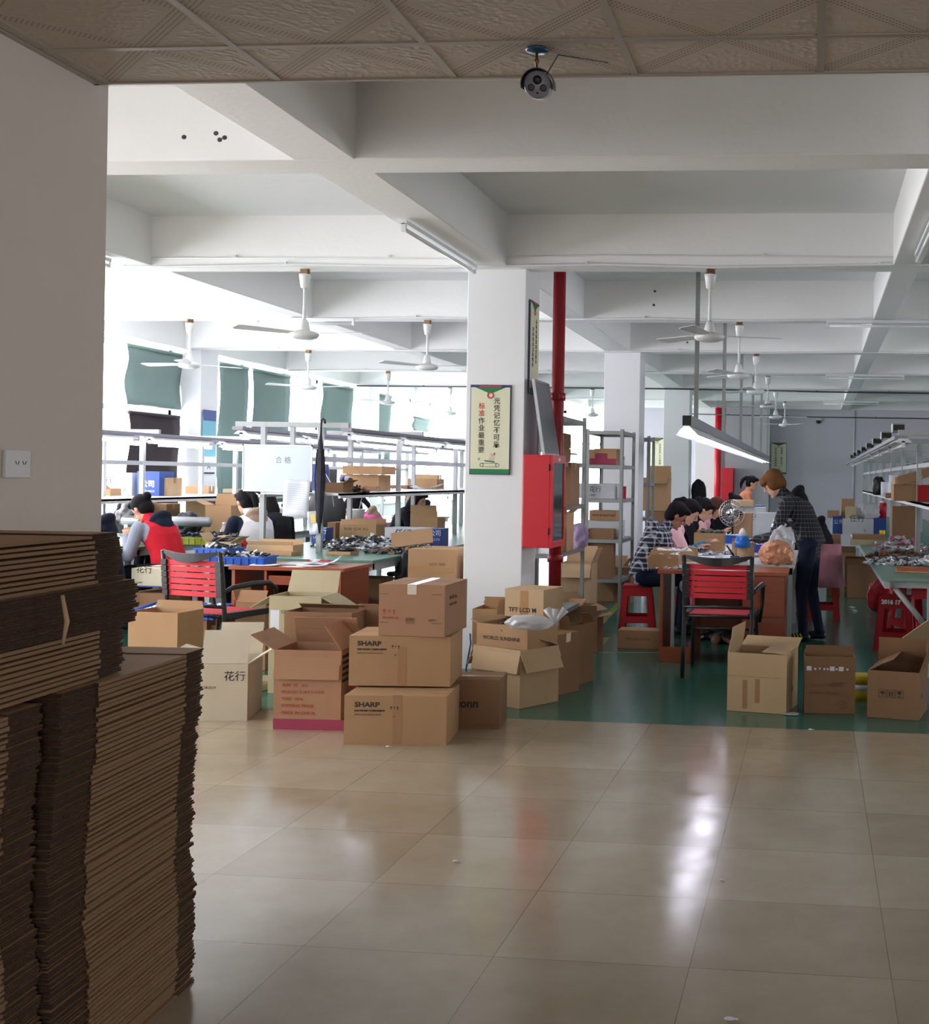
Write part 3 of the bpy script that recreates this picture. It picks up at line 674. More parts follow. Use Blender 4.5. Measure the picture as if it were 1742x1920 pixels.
    if style in ('pony','bun'):
        hq.ell((-.125,0,.05),(.04,.04,.04),M=HM,n=12)
        if style == 'pony': hq.tube([(-.13,0,.05),(-.17,0,0),(-.175,0,-.09),(-.15,0,-.17)],[.03,.036,.03,.01],n=10,M=HM)
    if style == 'long':
        hq.ell((-.05,0,-.1),(.06,.09,.13),M=HM,n=14); hq.ell((-.02,.07,-.06),(.05,.03,.11),M=HM,n=12); hq.ell((-.02,-.07,-.06),(.05,.03,.11),M=HM,n=12)
    hm = remesh(hq, max(vox,.008), 2); hm.materials.append(hair); ho = bpy.data.objects.new('hair', hm); C.objects.link(ho); ho.parent = r
    for s in (-1,1): MB(EYE).ell((.082,s*.030,.006),(.006,.013,.006),M=HM,n=8).build('eye', r)
    MB(LIP).ell((.095,0,-.062),(.004,.02,.005),M=HM,n=8).build('mouth', r)
    if hood:
        b = MB(hood); c0 = pel+up*.45-fw*.09
        b.ell(c0,(.1,.125,.055),rot=(0,la+.5,0),n=16); b.ell(c0-fw*.02-up*.06,(.055,.11,.09),rot=(0,la,0),n=16)
        hm = remesh(b, .012, 3); hm.materials.append(hood); ho = bpy.data.objects.new('hood', hm); C.objects.link(ho); ho.parent = r
    if armband:
        s = armband[0]; sh = pel+up*.405+Vector((0,s*.175,0)); hd = Vector(hands[0 if s < 0 else 1]); md = (sh+hd)/2
        dd = (hd-sh).length; off = math.sqrt(max(0,.275**2-(dd/2)**2)); el = md+Vector((-.25,s*.45,-.86)).normalized()*off
        for a in armband[1]: 
            p = sh.lerp(el,a); q2 = sh.lerp(el,a+.1); MB(INKW).tube([p,q2],[.066,.064],n=16).build('arm_stripe', r)
    return r
# ================= things fixed to the building =================
def cond(label, pts, r=.011, m=LAMW, clips=True, name='wall_conduit', cat='conduit'):
    b = MB(m); b.tube(pts, r, n=8)
    if clips:
        for i in range(len(pts)-1):
            a, c = Vector(pts[i]), Vector(pts[i+1]); L = (c-a).length
            for k in range(1, int(L/1.2)+1):
                p = a.lerp(c, k*1.2/L) if L > 0 else a
                b.cbox(p+Vector((0,0,.012)),(.02,.03,.02))
    return tag(b.build(name), label, cat)
ords = ['first', 'second', 'third', 'fourth', 'fifth', 'sixth', 'seventh', 'eighth']
for i, y in enumerate((9,12,15,18,21,24)):
    sagx = [-8,-6.5,-5.2,-3.9,-2.9,-1.6,-.77,.6,2.2,4.5,9]
    cond('white conduit clipped along the foot of the %s crossbeam behind the camera bracket' % ords[i], [(x,y-.165,ZB-.005+(.012 if k % 2 else -.008)) for k, x in enumerate(sagx)])
cond('upper thin white cable along the face of the crossbeam at the big column', [(-8,8.84,ZB+.06),(-2.7,8.84,ZB+.055),(-1.6,8.84,ZB+.075),(.6,8.84,ZB+.06),(4,8.84,ZB+.07)], .006)
cond('dark steel pipe hung across the hall below the far crossbeams', [(-8,20.6,2.985),(-2.4,20.6,2.985),(0,20.6,2.96),(4,20.6,2.94),(9,20.6,2.94)], .014, DGREY, name='ceiling_pipe', cat='pipe')
cond('thin dark steel pipe across the back of the hall above the poster', [(-3,25.0,2.80),(0,25.0,2.76),(8,25.0,2.74)], .012, DGREY, name='ceiling_pipe', cat='pipe')
cond('thin white drop conduit on the back wall right of the dome camera', [(.83,26.98,ZB),(.83,26.98,.9)], .015)
# ceiling fans in three rows
rows = {-.77: 'right row over the lit table', -3.88: 'row left of the big column', -6.45: 'row near the blinds'}
f0 = None
fpos = [(-.80,9,18),(-3.92,9,-8),(-.77,12,5),(-3.93,12,-5),(-6.45,12,50),(-.75,15,20),(-6.47,15,-10),(-.72,18,33),(-6.5,18,0),(-.7,21,12),(-6.45,21,20),(-.62,24,70),(-6.4,24,40),(2.35,21,0),(-3.9,21,30)]
cntr = {}
for x, y, a in fpos:
    key = min(rows, key=lambda q: abs(q-x)) if x < 1 else None
    if key is None: lab = 'white ceiling fan over the right hand racks at the edge of the photo'
    else:
        cntr[key] = cntr.get(key, 0)+1; lab = 'white ceiling fan, %s from the front in the %s' % (ords[cntr[key]-1], rows[key])
    rod = .30 if y == 12 and x > -1 else (.24 if y > 9 else .27)
    if x < 1: o = fan(lab, x, y, a, rod)
    else: o = fan(lab, x, y, a, .32)
# tube lights on the beams
tube_lamp('long unlit tube light under the main beam left of the big column', (-2.52,7.2,ZB-.03), (-2.52,8.75,ZB-.03), lit=False, hood=False)
tube_lamp('unlit tube light under the lengthwise beam at the top right edge', (.66,7.1,ZB-.03), (.66,8.3,ZB-.03), lit=False, hood=False)
tube_lamp('unlit tube light on the second crossbeam behind the front left fan', (-5.64,11.8,ZB-.03), (-4.62,11.8,ZB-.03), lit=False, hood=False)
tube_lamp('unlit tube light on the second crossbeam at the right', (.08,11.8,ZB-.03), (1.3,11.8,ZB-.03), lit=False, hood=False)
tube_lamp('unlit tube light on the fourth crossbeam at the right', (.12,17.8,ZB-.03), (1.25,17.8,ZB-.03), lit=False, hood=False)
tube_lamp('unlit tube light on a far crossbeam at the right', (.12,23.8,ZB-.03), (1.2,23.8,ZB-.03), lit=False, hood=False)
tube_lamp('unlit tube light under the beam beside the near left pillar', (-5.2,7.2,ZB-.03), (-5.2,8.5,ZB-.03), lit=False, hood=False)
# red riser pipe and hydrant cabinet on the column
t = thing('fire_riser_pipe', 'tall red fire pipe running down the right side of the big white column', 'pipe', (-2.06,9.58,0))
MB(PIPE).tube([(.0,0,0),(.0,0,3.4)],.05,n=20).build('pipe', t)
MB(PIPE).tube([(0,0,2.07),(0,0,2.13)],.062,n=20).cbox((0,-.066,2.10),(.05,.03,.05)).build('clamp', t); MB(PIPE).tube([(0,0,.78),(0,0,.84)],.062,n=20).build('clamp', t)
t = thing('fire_riser_pipe', 'distant red fire pipe beside the last column near the back wall', 'pipe', (-2.08,25.9,0))
MB(RED).tube([(0,0,0),(0,0,2.98)],.07,n=16).build('pipe', t); 
t = thing('fire_hydrant_cabinet', 'small distant red cabinet beside the far red pipe', 'cabinet', (-1.86,25.9,.75))
MB(RED).box((-.12,-.12,0),(.12,.40,.95)).build('body', t); MB(DGREY).box((.12,-.08,.06),(.13,.11,.88)).build('glass_door', t)
t = thing('fire_hydrant_cabinet', 'red fire hydrant cabinet with dark glass door mounted on the big column', 'cabinet', (-2.185,8.98,.925))
w_, d_, h_ = .225, .47, .70
MB(RED).box((0,0,0),(w_-.02,d_,h_)).build('body', t, bevel=.004)
q = MB(RED); a = .045
q.box((w_-.02,0,0),(w_,d_,a)).box((w_-.02,0,h_-.06),(w_,d_,h_)).box((w_-.02,0,a),(w_,a,h_-.06)).box((w_-.02,d_-a,a),(w_,d_,h_-.06)); dr = q.build('door', t)
MB(mat('dark_cabinet_glass', srgb(70,84,84), .12, spec=.8)).box((w_-.016,a,a),(w_-.008,d_-a,h_-.06)).build('glass_pane', dr)
for z in (.1,.58): MB(BLACK).tube([(w_-.024,-.004,z),(w_-.024,-.004,z+.05)],.006).build('hinge', t)
MB(PAPER).box((w_,.2,h_-.045),(w_+.001,.27,h_-.02)).build('number_label', t)
# grey board leaning on top of the cabinet
t = thing('notice_board', 'grey framed board leaning on top of the red hydrant cabinet', 'board', (-2.03,9.0,1.628), rot=(R(0),R(-9),0))
MB(mat('grey_board', srgb(128,132,140), .5, var=.05)).box((-.012,0,0),(.0,.5,.56)).build('panel', t)
q = MB(ALU); q.box((-.016,-.01,-.002),(.006,.006,.57)).box((-.016,.49,-.002),(.006,.51,.57)).box((-.016,0,.555),(.006,.5,.575)).box((-.016,0,-.004),(.006,.5,.01)); q.build('frame', t)
# wall posters
CRM = mat('cream_poster', srgb(226,226,196), .45); GRN = mat('green_print', srgb(26,122,70), .5); NVY = mat('navy_print', srgb(44,50,104), .5); RDP = mat('red_print', srgb(196,50,44), .5)
def poster(label, loc, rz, w, h, lines, fig=True, hx=.5):
    r = thing('wall_poster', label, 'poster', loc, rz)
    MB(mat('poster_edge', srgb(60,66,110), .5)).box((-w/2-.006,0,-.006),(w/2+.006,.012,h+.006)).build('backing_board', r)
    MB(CRM).box((-w/2,-.003,0),(w/2,0,h)).build('printed_face', r)
    q = MB(GRN); y0, y1 = -.0045, -.0032
    q.box((-w/2,y0,0),(w/2,y1,h*.055)); q.prism([(-w/2,h),(w/2,h),(w*.05,h*.915),(-w*.05,h*.915)], y0, y1); q.build('green_band', r)
    MB(NVY).box((-w/2,-.006,h*.98),(w/2,-.0046,h)).build('navy_band', r); MB(RDP).box((-w*.28,-.0076,h*.982),(w*.28,-.0062,h*.998)).build('red_band', r)
    q = MB(RDP); n = 18
    for k in range(n):
        a, b = 2*math.pi*k/n, 2*math.pi*(k+1)/n; R0, R1 = w*.055, w*.085
        q.prism([(R1*math.cos(a),h*.89+R1*math.sin(a)),(R1*math.cos(b),h*.89+R1*math.sin(b)),(R0*math.cos(b),h*.89+R0*math.sin(b)),(R0*math.cos(a),h*.89+R0*math.sin(a))],-.0075,-.006)
    q.build('ring_emblem', r)
    for s, x, z, sz, mm in lines:
        for i, ch in enumerate(s):
            if ch == ' ': continue
            m2 = RDP if (mm == 'r2' and i < 2) else INK
            text_mesh(ch, sz, m2, r, (x*w, -.004, h*z-i*sz*1.08), FR, name='printed_character', align='CENTER', bold=.0005)
    if fig:
        q = MB(INK); y0, y1 = -.0045, -.0032; cx, cz = 0, h*.1
        for s in (-1,1):
            for k in range(12):
                a, b = 2*math.pi*k/12, 2*math.pi*(k+1)/12; c = (cx+s*w*.2, cz)
                q.prism([(c[0]+w*.05*math.cos(a),c[1]+w*.05*math.sin(a)),(c[0]+w*.05*math.cos(b),c[1]+w*.05*math.sin(b)),(c[0]+w*.038*math.cos(b),c[1]+w*.038*math.sin(b)),(c[0]+w*.038*math.cos(a),c[1]+w*.038*math.sin(a))],y0,y1)
        q.prism([(-w*.2,cz+w*.05),(w*.2,cz+w*.05),(w*.2,cz+w*.04),(-w*.2,cz+w*.04)],y0,y1); q.prism([(-w*.2,cz-w*.04),(w*.2,cz-w*.04),(w*.2,cz-w*.05),(-w*.2,cz-w*.05)],y0,y1); q.build('roller_drawing', r)
        q = MB(GRN); q.prism([(-w*.13,h*.155),(w*.02,h*.15),(w*.13,h*.14),(w*.13,h*.125),(0,h*.135),(-w*.13,h*.14)],y0,y1); q.build('drawn_trousers', r)
        q = MB(mat('drawn_skin', srgb(226,190,170), .6)); q.prism([(-w*.02,h*.15),(w*.1,h*.15),(w*.12,h*.18),(w*.04,h*.2),(-w*.02,h*.18)],y0-.001,y1-.001); q.prism([(w*.01,h*.2),(w*.09,h*.2),(w*.1,h*.235),(w*.02,h*.235)],y0-.001,y1-.001); q.build('drawn_figure', r)
    return r
poster('cream poster with green corners and vertical slogan on the front face of the column', (P(919,806,8.985)[0],8.985,1.475), 0, .30, .665, [('光凭记忆不可靠，',.17,.80,.051,'k'),('标准作业最重要。',-.22,.74,.051,'r2')])
poster('narrow cream poster high on the shaded right side of the column', (-2.175,9.22,2.10), R(90), .26, .70, [('品质是制造出来的不',.2,.78,.036,'k'),('是检验出来的做好',-.2,.68,.036,'k')], fig=False)
p = P(1460,857,26.95); poster('distant cream poster on the plain back wall right of the hanging lamp', (p.x,26.97,1.60), 0, .33, .68, [('质量第一顾客至上',.2,.8,.05,'k'),('全员参与持续改进',-.2,.8,.05,'k')])
p = P(1231,860,26.9); poster('distant cream poster on the back wall behind the shelving', (p.x,26.97,1.50), 0, .33, .85, [('安全生产人人有责',.2,.8,.055,'k'),('产品质量步步把关',-.2,.8,.055,'k')])
# blue notice and second notice on the window column
t = thing('wall_notice', 'light blue notice on the window column behind the left racks', 'notice', (-7.885,15.2,1.75), R(90))
MB(mat('cyan_print', srgb(110,186,206), .5)).box((-.17,-.008,-.1),(.17,0,.42)).build('sheet', t); MB(BLB).box((-.17,-.01,.36),(.17,-.0085,.5)).build('blue_header', t)
t = thing('wall_notice', 'small white notice with a letter A low on the window column', 'notice', (-7.885,15.2,1.42), R(90))
MB(PAPER).box((-.15,-.008,0),(.15,0,.2)).build('sheet', t); text_mesh('A', .13, INK, t, (-.05,-.0095,.06), FR); MB(INK).box((-.15,-.01,0),(.15,-.0085,.02)).build('dark_edge', t)
# cameras
p = G(1007,92,2.775)
t = camt = thing('security_camera', 'grey bullet security camera with black sunshield hanging from the tiled ceiling', 'camera', (p.x,p.y,2.775), R(0))
MB(mat('teal_plastic', srgb(30,84,112), .3)).lathe([(.001,0),(.045,0),(.05,-.006),(.04,-.012),(.01,-.014)]).build('mounting_disc', t)
MB(BRASS).tube([(0,0,-.01),(0,-.005,-.05),(0,0,-.08)],.006).ell((0,0,-.05),(.011,.011,.012)).build('bracket_arm', t)
M = Matrix.Translation((0,.03,-.14)) @ Matrix.Rotation(R(10),4,'Z') @ Matrix.Rotation(R(90+15),4,'X')
CAMG = mat('camera_grey', srgb(142,142,150), .4)
MB(CAMG).lathe([(.001,.06),(.050,.06),(.056,.052),(.056,-.12),(.001,-.12)], n=32, M=M).build('housing', t)
q = MB(BLKP); n = 16; vs = []
for z in (.085,-.13):
    for k in range(n+1):
        a = math.pi*(-.08+1.16*k/n)
        for r_ in (.063,.067): x, y = r_*math.cos(a)*1.02, r_*math.sin(a)*.98; vs.append((x,y,z))
m_ = (n+1)*2; fs = []
for k in range(n):
    a = 2*k; fs += [(a,a+2,a+2+m_,a+m_),(a+1,a+1+m_,a+3+m_,a+3),(a,a+1,a+3,a+2),(a+m_,a+2+m_,a+3+m_,a+1+m_)]
q.add(vs, fs, None, M); q.build('sunshield', t)
MB(BLKP).lathe([(.001,.066),(.017,.066),(.019,.058)], M=M @ Matrix.Translation((0,.018,0))).build('lens', t)
for s in (-1,1):
    l = MB(BLKP).lathe([(.009,.0655),(.014,.0655),(.014,.058),(.009,.058)], M=M @ Matrix.Translation((s*.025,-.013,0))).build('infrared_lamp', t)
    MB(CHROME).lathe([(.001,.064),(.009,.064),(.009,.058)], M=M @ Matrix.Translation((s*.025,-.013,0))).build('lamp_reflector', l)
MB(BLKP).lathe([(.001,.0625),(.004,.0625),(.004,.058)], M=M @ Matrix.Translation((0,-.034,0))).build('sensor', t)
cond('thin grey camera cable clipped to the ceiling tiles beside the camera', [p+Vector((.03,.0,-.08)),p+Vector((.062,.02,-.012)),p+Vector((.2,.12,-.004))], .002, DGREY, False, 'camera_cable', 'cable')
camt.scale = (.74,)*3
p = P(1535,790,26.9); t = thing('dome_camera', 'small dark dome camera on the back wall', 'camera', (p.x,26.95,p.z)); MB(FANW).lathe([(.001,.06),(.07,.06),(.07,.03),(.05,.02)]).build('base', t); MB(BLKP).ell((0,0,0),(.055,.055,.05)).build('dome', t)
# double wall socket on the near left pillar
p = UX(28, -2.46, 870); t = thing('wall_socket', 'white double wall socket low on the near left pillar', 'socket', (-2.46,p.y,p.z))
MB(LAMW).box((0,-.06,-.043),(.012,.06,.043)).build('face_plate', t, bevel=.003)
q = MB(DGREY)
for s in (-.012,.022):
    q.cbox((.0122,s,.004),(.001,.003,.012),rot=(.5,0,0)).cbox((.0122,s+.012,.004),(.001,.003,.012),rot=(-.5,0,0))
q.build('socket_holes', t)
# blinds
def blind(label, y0, y1, z0, z1=2.94, m=BLIND, x=-8.17, roll=True):
    t = thing('roller_blind', label, 'blind', (x,(y0+y1)/2,z1)); q = MB(m); n = 6; hh = (y1-y0)/2; nz = 8; vs = []; fs = []
    for j in range(nz+1):
        for k in range(n+1): vs.append((.012*math.sin(j*.9)+.01*math.sin(k*1.3+j), -hh+2*hh*k/n+.01*math.sin(j*.8)*(1 if k in (0,n) else 0), (z0-z1)*j/nz))
    for j in range(nz):
        for k in range(n): fs.append((j*(n+1)+k,j*(n+1)+k+1,(j+1)*(n+1)+k+1,(j+1)*(n+1)+k))
    q.add(vs, fs, smooth=True); o = q.build('fabric', t); s = o.modifiers.new('s','SOLIDIFY'); s.thickness = .003
    MB(m).tube([(0,-hh,0),(0,hh,0)],.022).build('roller', t); MB(LAMW).tube([(0,-hh,z0-z1),(0,hh,z0-z1)],.009).build('bottom_bar', t)
blind('grey-green roller blind half down at the first visible window left of the fan', 13.75, 15.0, 2.24)
blind('dark brown blind covering the lower half of the first visible window', 13.8, 14.95, .96, 2.14, DBLIND, x=-8.16)
blind('long grey-green blind right beside the window column', 16.0, 16.85, .95); blind('long grey-green blind in the middle of the second window', 17.0, 18.25, 1.0)
blind('grey-green blind with a ragged edge before the far window column', 19.5, 20.85, 2.05)
blind('grey-green blind just past the far window column', 21.9, 22.8, 1.7); blind('short grey-green blind at the far end of the window wall', 24.1, 25.2, 2.35, 2.62)
t = thing('folded_curtain', 'narrow black curtain gathered beside the long blind', 'curtain', (-8.1,17.05,1.0)); q = MB(BLKP); q.tube([(0,0,0),(0,.02,.4),(0,-.02,.85)],[.07,.05,.02]); q.build('cloth', t)
# ================= floor lines =================
def stripe(label, a, b, wd, m=YELLOW, cat='floor marking'):
    a, b = Vector(a), Vector(b); d = (b-a).normalized(); s = Vector((-d.y,d.x,0))*wd/2; e = Vector((0,0,.0012)); q = MB(m)
    q.add([a-s,b-s,b+s,a+s,a-s+e,b-s+e,b+s+e,a+s+e],[(0,3,2,1),(4,5,6,7),(0,1,5,4),(1,2,6,5),(2,3,7,6),(3,0,4,7)]); o = q.build('floor_line'); return tag(o, label, cat)
stripe('long yellow line painted on the green floor beside the shelving', G(1100,1197,-.001), G(1172,1120,-.001), .07)
stripe('short yellow dash on the green floor near the black cloth', G(1112,1222,-.001), G(1138,1195,-.001), .06)
stripe('thin white line crossing the green aisle', G(1108,1223,-.001), G(1240,1224,-.001), .025, WLINE)  # narrow pale strip laid across the green floor
# ================= benches =================
B1 = bench('long assembly bench with green top and white rack left of the big column', -5.15, -3.59, 9.65, 20.5, -4.93, -4.40, [10.5,12.55,14.6,16.65,18.7,20.3], 1.28, 1.59, 1.91, over=.26)
MB(WPNT).box((-.31,.83,1.28),(-.27,.87,1.87)).build('rack_post', B1)
B2 = bench('long assembly bench and white rack nearest the window wall', -7.75, -6.18, 8.6, 20.2, -7.22, -6.80, [9.75,11.76,13.75,15.75,17.75,19.8], 1.18, 1.53, 1.87, over=.18)
B3 = bench('right hand assembly bench with green top under a receding grey rack', .51, 2.1, 9.2, 25, .98, 1.52, [9.8,11.75,13.8,15.8,17.8,19.8,21.8,23.8,24.8], 1.28, 1.62, 1.88, over=.33, inset=.34)
MB(WPNT).tube([(-.72,.08,.70),(-.44,.08,.36)],.022,n=4).build('brace', B3)
T1 = thing('work_table', 'long work table where the workers sit under the hanging lamp', 'table', (-.70,10.28,0))
MB(mat('pale_table_mat', srgb(196,198,196), .4),WPNT).box((-.54,0,.725),(.54,6.6,.75)).build('table_top', T1)
q = MB(WPNT).box((-.52,.02,.67),(-.48,6.58,.725)).box((.48,.02,.67),(.52,6.58,.725)).box((-.52,.02,.67),(.52,.06,.725)); q.build('apron_frame', T1)
for k in range(4):
    for x in (-.5,.5): MB(WPNT).box((x-.02,.03+2.15*k,0),(x+.02,.07+2.15*k,.67)).build('leg', T1)
k = 0
for i in range(5):
    tube_lamp('lit tube light, %s from the front along the right side of the middle left rack' % ords[i], (-4.16,10.55+1.42*i,1.812), (-4.16,11.8+1.42*i,1.812))
    tube_lamp('lit tube light, %s from the front along the left side of the middle left rack' % ords[i], (-5.17,10.55+1.42*i,1.812), (-5.17,11.8+1.42*i,1.812))
    tube_lamp('lit tube light, %s along the aisle side of the window rack' % ords[i], (-6.64,10.1+1.5*i,1.772), (-6.64,11.3+1.5*i,1.772))
    tube_lamp('lit tube light, %s along the window side of the window rack' % ords[i], (-7.38,10.1+1.5*i,1.772), (-7.38,11.3+1.5*i,1.772))
for i in range(8):
    tube_lamp('unlit tube light, %s from the front along the right hand rack' % ords[i], (.67,9.5+1.7*i,1.782), (.67,10.8+1.7*i,1.782), lit=False)
# ballast boxes on top of the right rack
bl = None
for i in range(8):
    q = thing('lamp_ballast', 'small grey ballast box on top of the right rack, %s from the front' % ords[i], 'box', (.68,10.3+1.75*i,1.88), 0, 'ballast boxes on the right rack')
    MB(STEEL).box((-.05,-.11,0),(.05,.11,.07)).build('case', q); MB(BLKP).box((-.045,-.115,.01),(.045,-.11,.06)).build('end_cap', q)
# hanging lamp over the work table
t = thing('hanging_lamp', 'long lit fluorescent lamp hung from rods over the work table', 'lamp', (-.99,9.3,1.80))
L = 15.8
MB(ALU).box((-.035,0,.07),(.035,L,.15)).build('channel', t); MB(BLKP).box((-.033,-.004,.072),(.033,0,.148)).build('end_cap', t)
q = MB(LAMW)
for s in (-1,1): q.add([(s*.02,-.02,.07),(s*.09,-.02,.0),(s*.09,L,.0),(s*.02,L,.07),(s*.02,-.02,.066),(s*.088,-.02,-.003),(s*.088,L,-.003),(s*.02,L,.066)],[(0,1,2,3),(7,6,5,4),(0,4,5,1),(1,5,6,2),(2,6,7,3),(3,7,4,0)])
q.box((-.02,-.02,.064),(.02,L,.072)); q.build('reflector', t)
for k in range(12):
    for s in (-1,1): MB(TUBE).tube([(s*.035,.02+1.3*k,.025),(s*.035,1.24+1.3*k,.025)],.013,n=8).build('tube', t)
for k in range(6): MB(STEEL).box((-.018,.7+3*k,.15),(.018,.72+3*k,1.6)).build('hanger_rod', t)
# ================= desks =================
def desk(label, x0, x1, y0, y1, z, ped=.36, knobs=3):
    r = thing('wooden_desk', label, 'desk', ((x0+x1)/2,y0,0)); w = x1-x0; d = y1-y0
    MB(WOODH).box((-w/2,0,z-.03),(w/2,d,z)).build('desk_top', r, bevel=.004)
    MB(WOOD).box((-w/2+.02,.02,0),(-w/2+.045,d-.02,z-.03)).build('side_panel', r)
    MB(WOOD).box((-w/2+.045,.02,.0),(-w/2+.3,.05,.12)).box((-w/2+.28,.02,0),(-w/2+.3,d-.02,z-.03)).build('side_panel', r)
    q = MB(WOOD); q.box((w/2-ped,.035,.04),(w/2-.02,d-.02,z-.03)); q.build('pedestal', r)
    n = knobs; hh = (z-.03-.05)/n
    for k in range(n):
        dd = MB(WOOD).box((w/2-ped+.012,.018,.05+hh*k+.006),(w/2-.028,.036,.05+hh*(k+1)-.006)).build('drawer', r)
        MB(CHROME).ell((w/2-ped+.07,.006,.05+hh*(k+.75)),(.009,.012,.009)).build('knob', dd)
    dd = MB(WOOD).box((-w/2+.31,.03,z-.14),(w/2-ped-.01,.05,z-.07)).build('drawer', r); MB(CHROME).ell((-w/2+.5,.018,z-.105),(.009,.012,.009)).build('knob', dd)
    MB(WOOD).box((-w/2+.31,.05,z-.14),(w/2-ped-.01,d-.05,z-.13)).box((-w/2+.3,d-.06,.2),(w/2-ped,d-.04,z-.03)).build('back_panel', r)
    return r
xl = P(1233,1070,9.62).x; xr = P(1478,1070,9.62).x
desk('red-brown wooden desk behind the strap chair in the right aisle', xl, xr, 9.62, 10.22, .735, knobs=2)
desk('red-brown wooden desk at the head of the left bench, papers on top', P(428,1060,8.98).x, P(645,1060,8.98).x, 8.98, 9.58, .735)
strap_chair('red strap armchair at the left desk, turned slightly to the right', (P(362,1200,8.12).x+.07,8.38,0), R(-15))
strap_chair('red strap armchair seen from behind at the right desk', (P(1352,1200,9.2).x,9.2,0), R(-2))
# stools
def stl(label, u, vB, rz, **k):
    p = G(u, vB); return stool(label, (p.x, p.y+.16, 0), R(rz), **k)
stl('red plastic stool under the man in the dark checked shirt', 1190, 1188, 6, h=.45)
stl('red plastic stool with white painted marks below the right bench', 1682, 1222, -10, text=True)
stl('red plastic stool behind the standing man', 1543, 1163, 0); stl('red plastic stool half hidden behind the marked stool', 1712, 1198, 20)
# shelving right of the column
shelf_rack('tall steel shelving just behind the red fire pipe', -2.62, -2.15, 10.1, 11.3, 2.02, [.30,.81,1.21,1.59,1.98])
shelf_rack('tall steel shelving by the aisle with a red-patterned carton on it', -2.55, -2.13, 13.4, 14.3, 2.0, [.33,.77,1.22,1.60,1.98])
shelf_rack('steel shelving half hidden behind the second column', -2.55, -2.12, 15.5, 16.0, 2.0, [.5,.95,1.4,1.98])
# ================= stacks of flattened cartons =================
SHE = mat('kraft_fold_edge', srgb(138,112,86), .8, var=.08, scale=6, spec=.2); SHD = mat('raw_corrugated_edge', srgb(72,56,46), .9, var=.2, scale=30, bump=.4, bscale=160, spec=.1)
def sheet(name, L, W, T, e0, e1, dark=False, seed=0):
    rr = random.Random(seed); q = MB(KR, SHE, SHD)
    def slab(y0, y1, z0, z1, xf, ms):
        n = 3
        v = [(-W,y0,z0),(xf,y0,z0),(xf,y1,z0),(-W,y1,z0),(-W,y0,z1),(xf,y0,z1),(xf,y1,z1),(-W,y1,z1)]
        q.add(v, [(0,3,2,1),(4,5,6,7)], KR); q.add(v, [(1,2,6,5)], ms); q.add(v, [(0,1,5,4),(2,3,7,6),(3,0,4,7)], SHD)
    if dark:
        for k in range(2): slab(0,L,T*.5*k+.0006,T*.5*(k+1)-.0006,rr.uniform(-.004,0),SHD)
    else:
        slab(e0, L-e1, .0012, T-rr.choice((.0016,.003,.0045)), 0, SHE)
        for a, b in ((0,e0),(L-e1,L)):
            for k in range(2): slab(a+(rr.uniform(0,.012) if a == 0 else 0), b-(rr.uniform(0,.012) if a else 0), T*.5*k+.0008, T*.5*(k+1)-.0006, rr.uniform(-.008,-.003), SHD)
    return q.build(name)
far = G(363,1838); ang = R(4.0)
def stack(x, y, z0, n, T, L, W, e0, e1, grp, labtop, lab, dark=False, jx=.0035, jy=.007, seed=1, shift=None):
    protos = [sheet('flattened_carton', L, W, T, e0, e1, dark, seed*10+k) for k in range(5)]
    rr = random.Random(seed); dx = dy = 0; used = set()
    for k in range(n):
        pr = protos[k] if k < 5 else rr.choice(protos)
        if k < 5: o = pr
        else: o = pr.copy(); C.objects.link(o)
        dx = dx*.5+rr.uniform(-jx,jx); dy = dy*.6+rr.uniform(-jy,jy)
        sx, sy = shift(k/n) if shift else (0,0)
        o.location = (x+L*math.sin(ang)+dx+sx, y-L*math.cos(ang)+dy+sy, z0+k*T); o.rotation_euler = (0,0,ang+rr.uniform(-.004,.004))
        tag(o, labtop if k == n-1 else lab, 'flattened box', grp)
T = .0122
stack(far.x, far.y, 0, 78, T, .76, .62, .16, .125, 'flattened cartons in the lower far stack', 'topmost flat folded carton on the lower stack that ends right at the handwritten white box', 'flat folded brown carton inside the lower stack, nearer its far end', seed=2, shift=lambda q: (0,.012*math.sin(q*9)+.02*q))
stack(far.x+.045, far.y-.775, 0, 77, T, .74, .66, .16, .14, 'flattened cartons in the near stack', 'topmost carton of the near stack at the left photo edge, under the taller bundle', 'flat folded brown carton in the near stack at the bottom left photo edge', seed=3, shift=lambda q: (-.0,.02*math.sin(q*7)))
zt = 78*T+.001; uy = UX(232, far.x, 1000).y
stack(far.x+.012, uy+.005, zt, 10, T, .78, .64, .2, .13, 'lowest bundle of the tall stack', 'flat carton at the top of the lowest light-edged bundle in the tall stack', 'flat folded carton in the lowest light-edged bundle of the tall stack', seed=4)
z2 = zt+10*T
stack(far.x+.016, uy+.035, z2, 9, T, .8, .64, .2, .13, 'dark-edged bundle of the tall stack', 'flat carton at the top of the dark-edged middle bundle in the tall stack', 'flat carton in the dark-edged middle bundle with a pale strap slot', dark=True, seed=5, jy=.01)
z3 = z2+9*T
stack(far.x+.005, uy, z3, 10, T, .78, .64, .2, .14, 'top bundle of the tall stack', 'topmost flat carton of all, its broad face at eye level beside the pillar', 'flat folded carton in the top bundle of the tall stack', seed=6)
p = UX(70, far.x+.03, 1165); t = tag(MB(KR2).tube([(0,.0,.06),(.004,.012,.0),(0,.005,-.05)],[.004,.006,.003],n=6).build('packing_strap'), 'short pale strap end sticking out of the dark-edged bundle', 'strap'); t.location = (far.x+.088, p.y, p.z)
CRW = corr('cream_white_cardboard', srgb(206,196,174), .05)
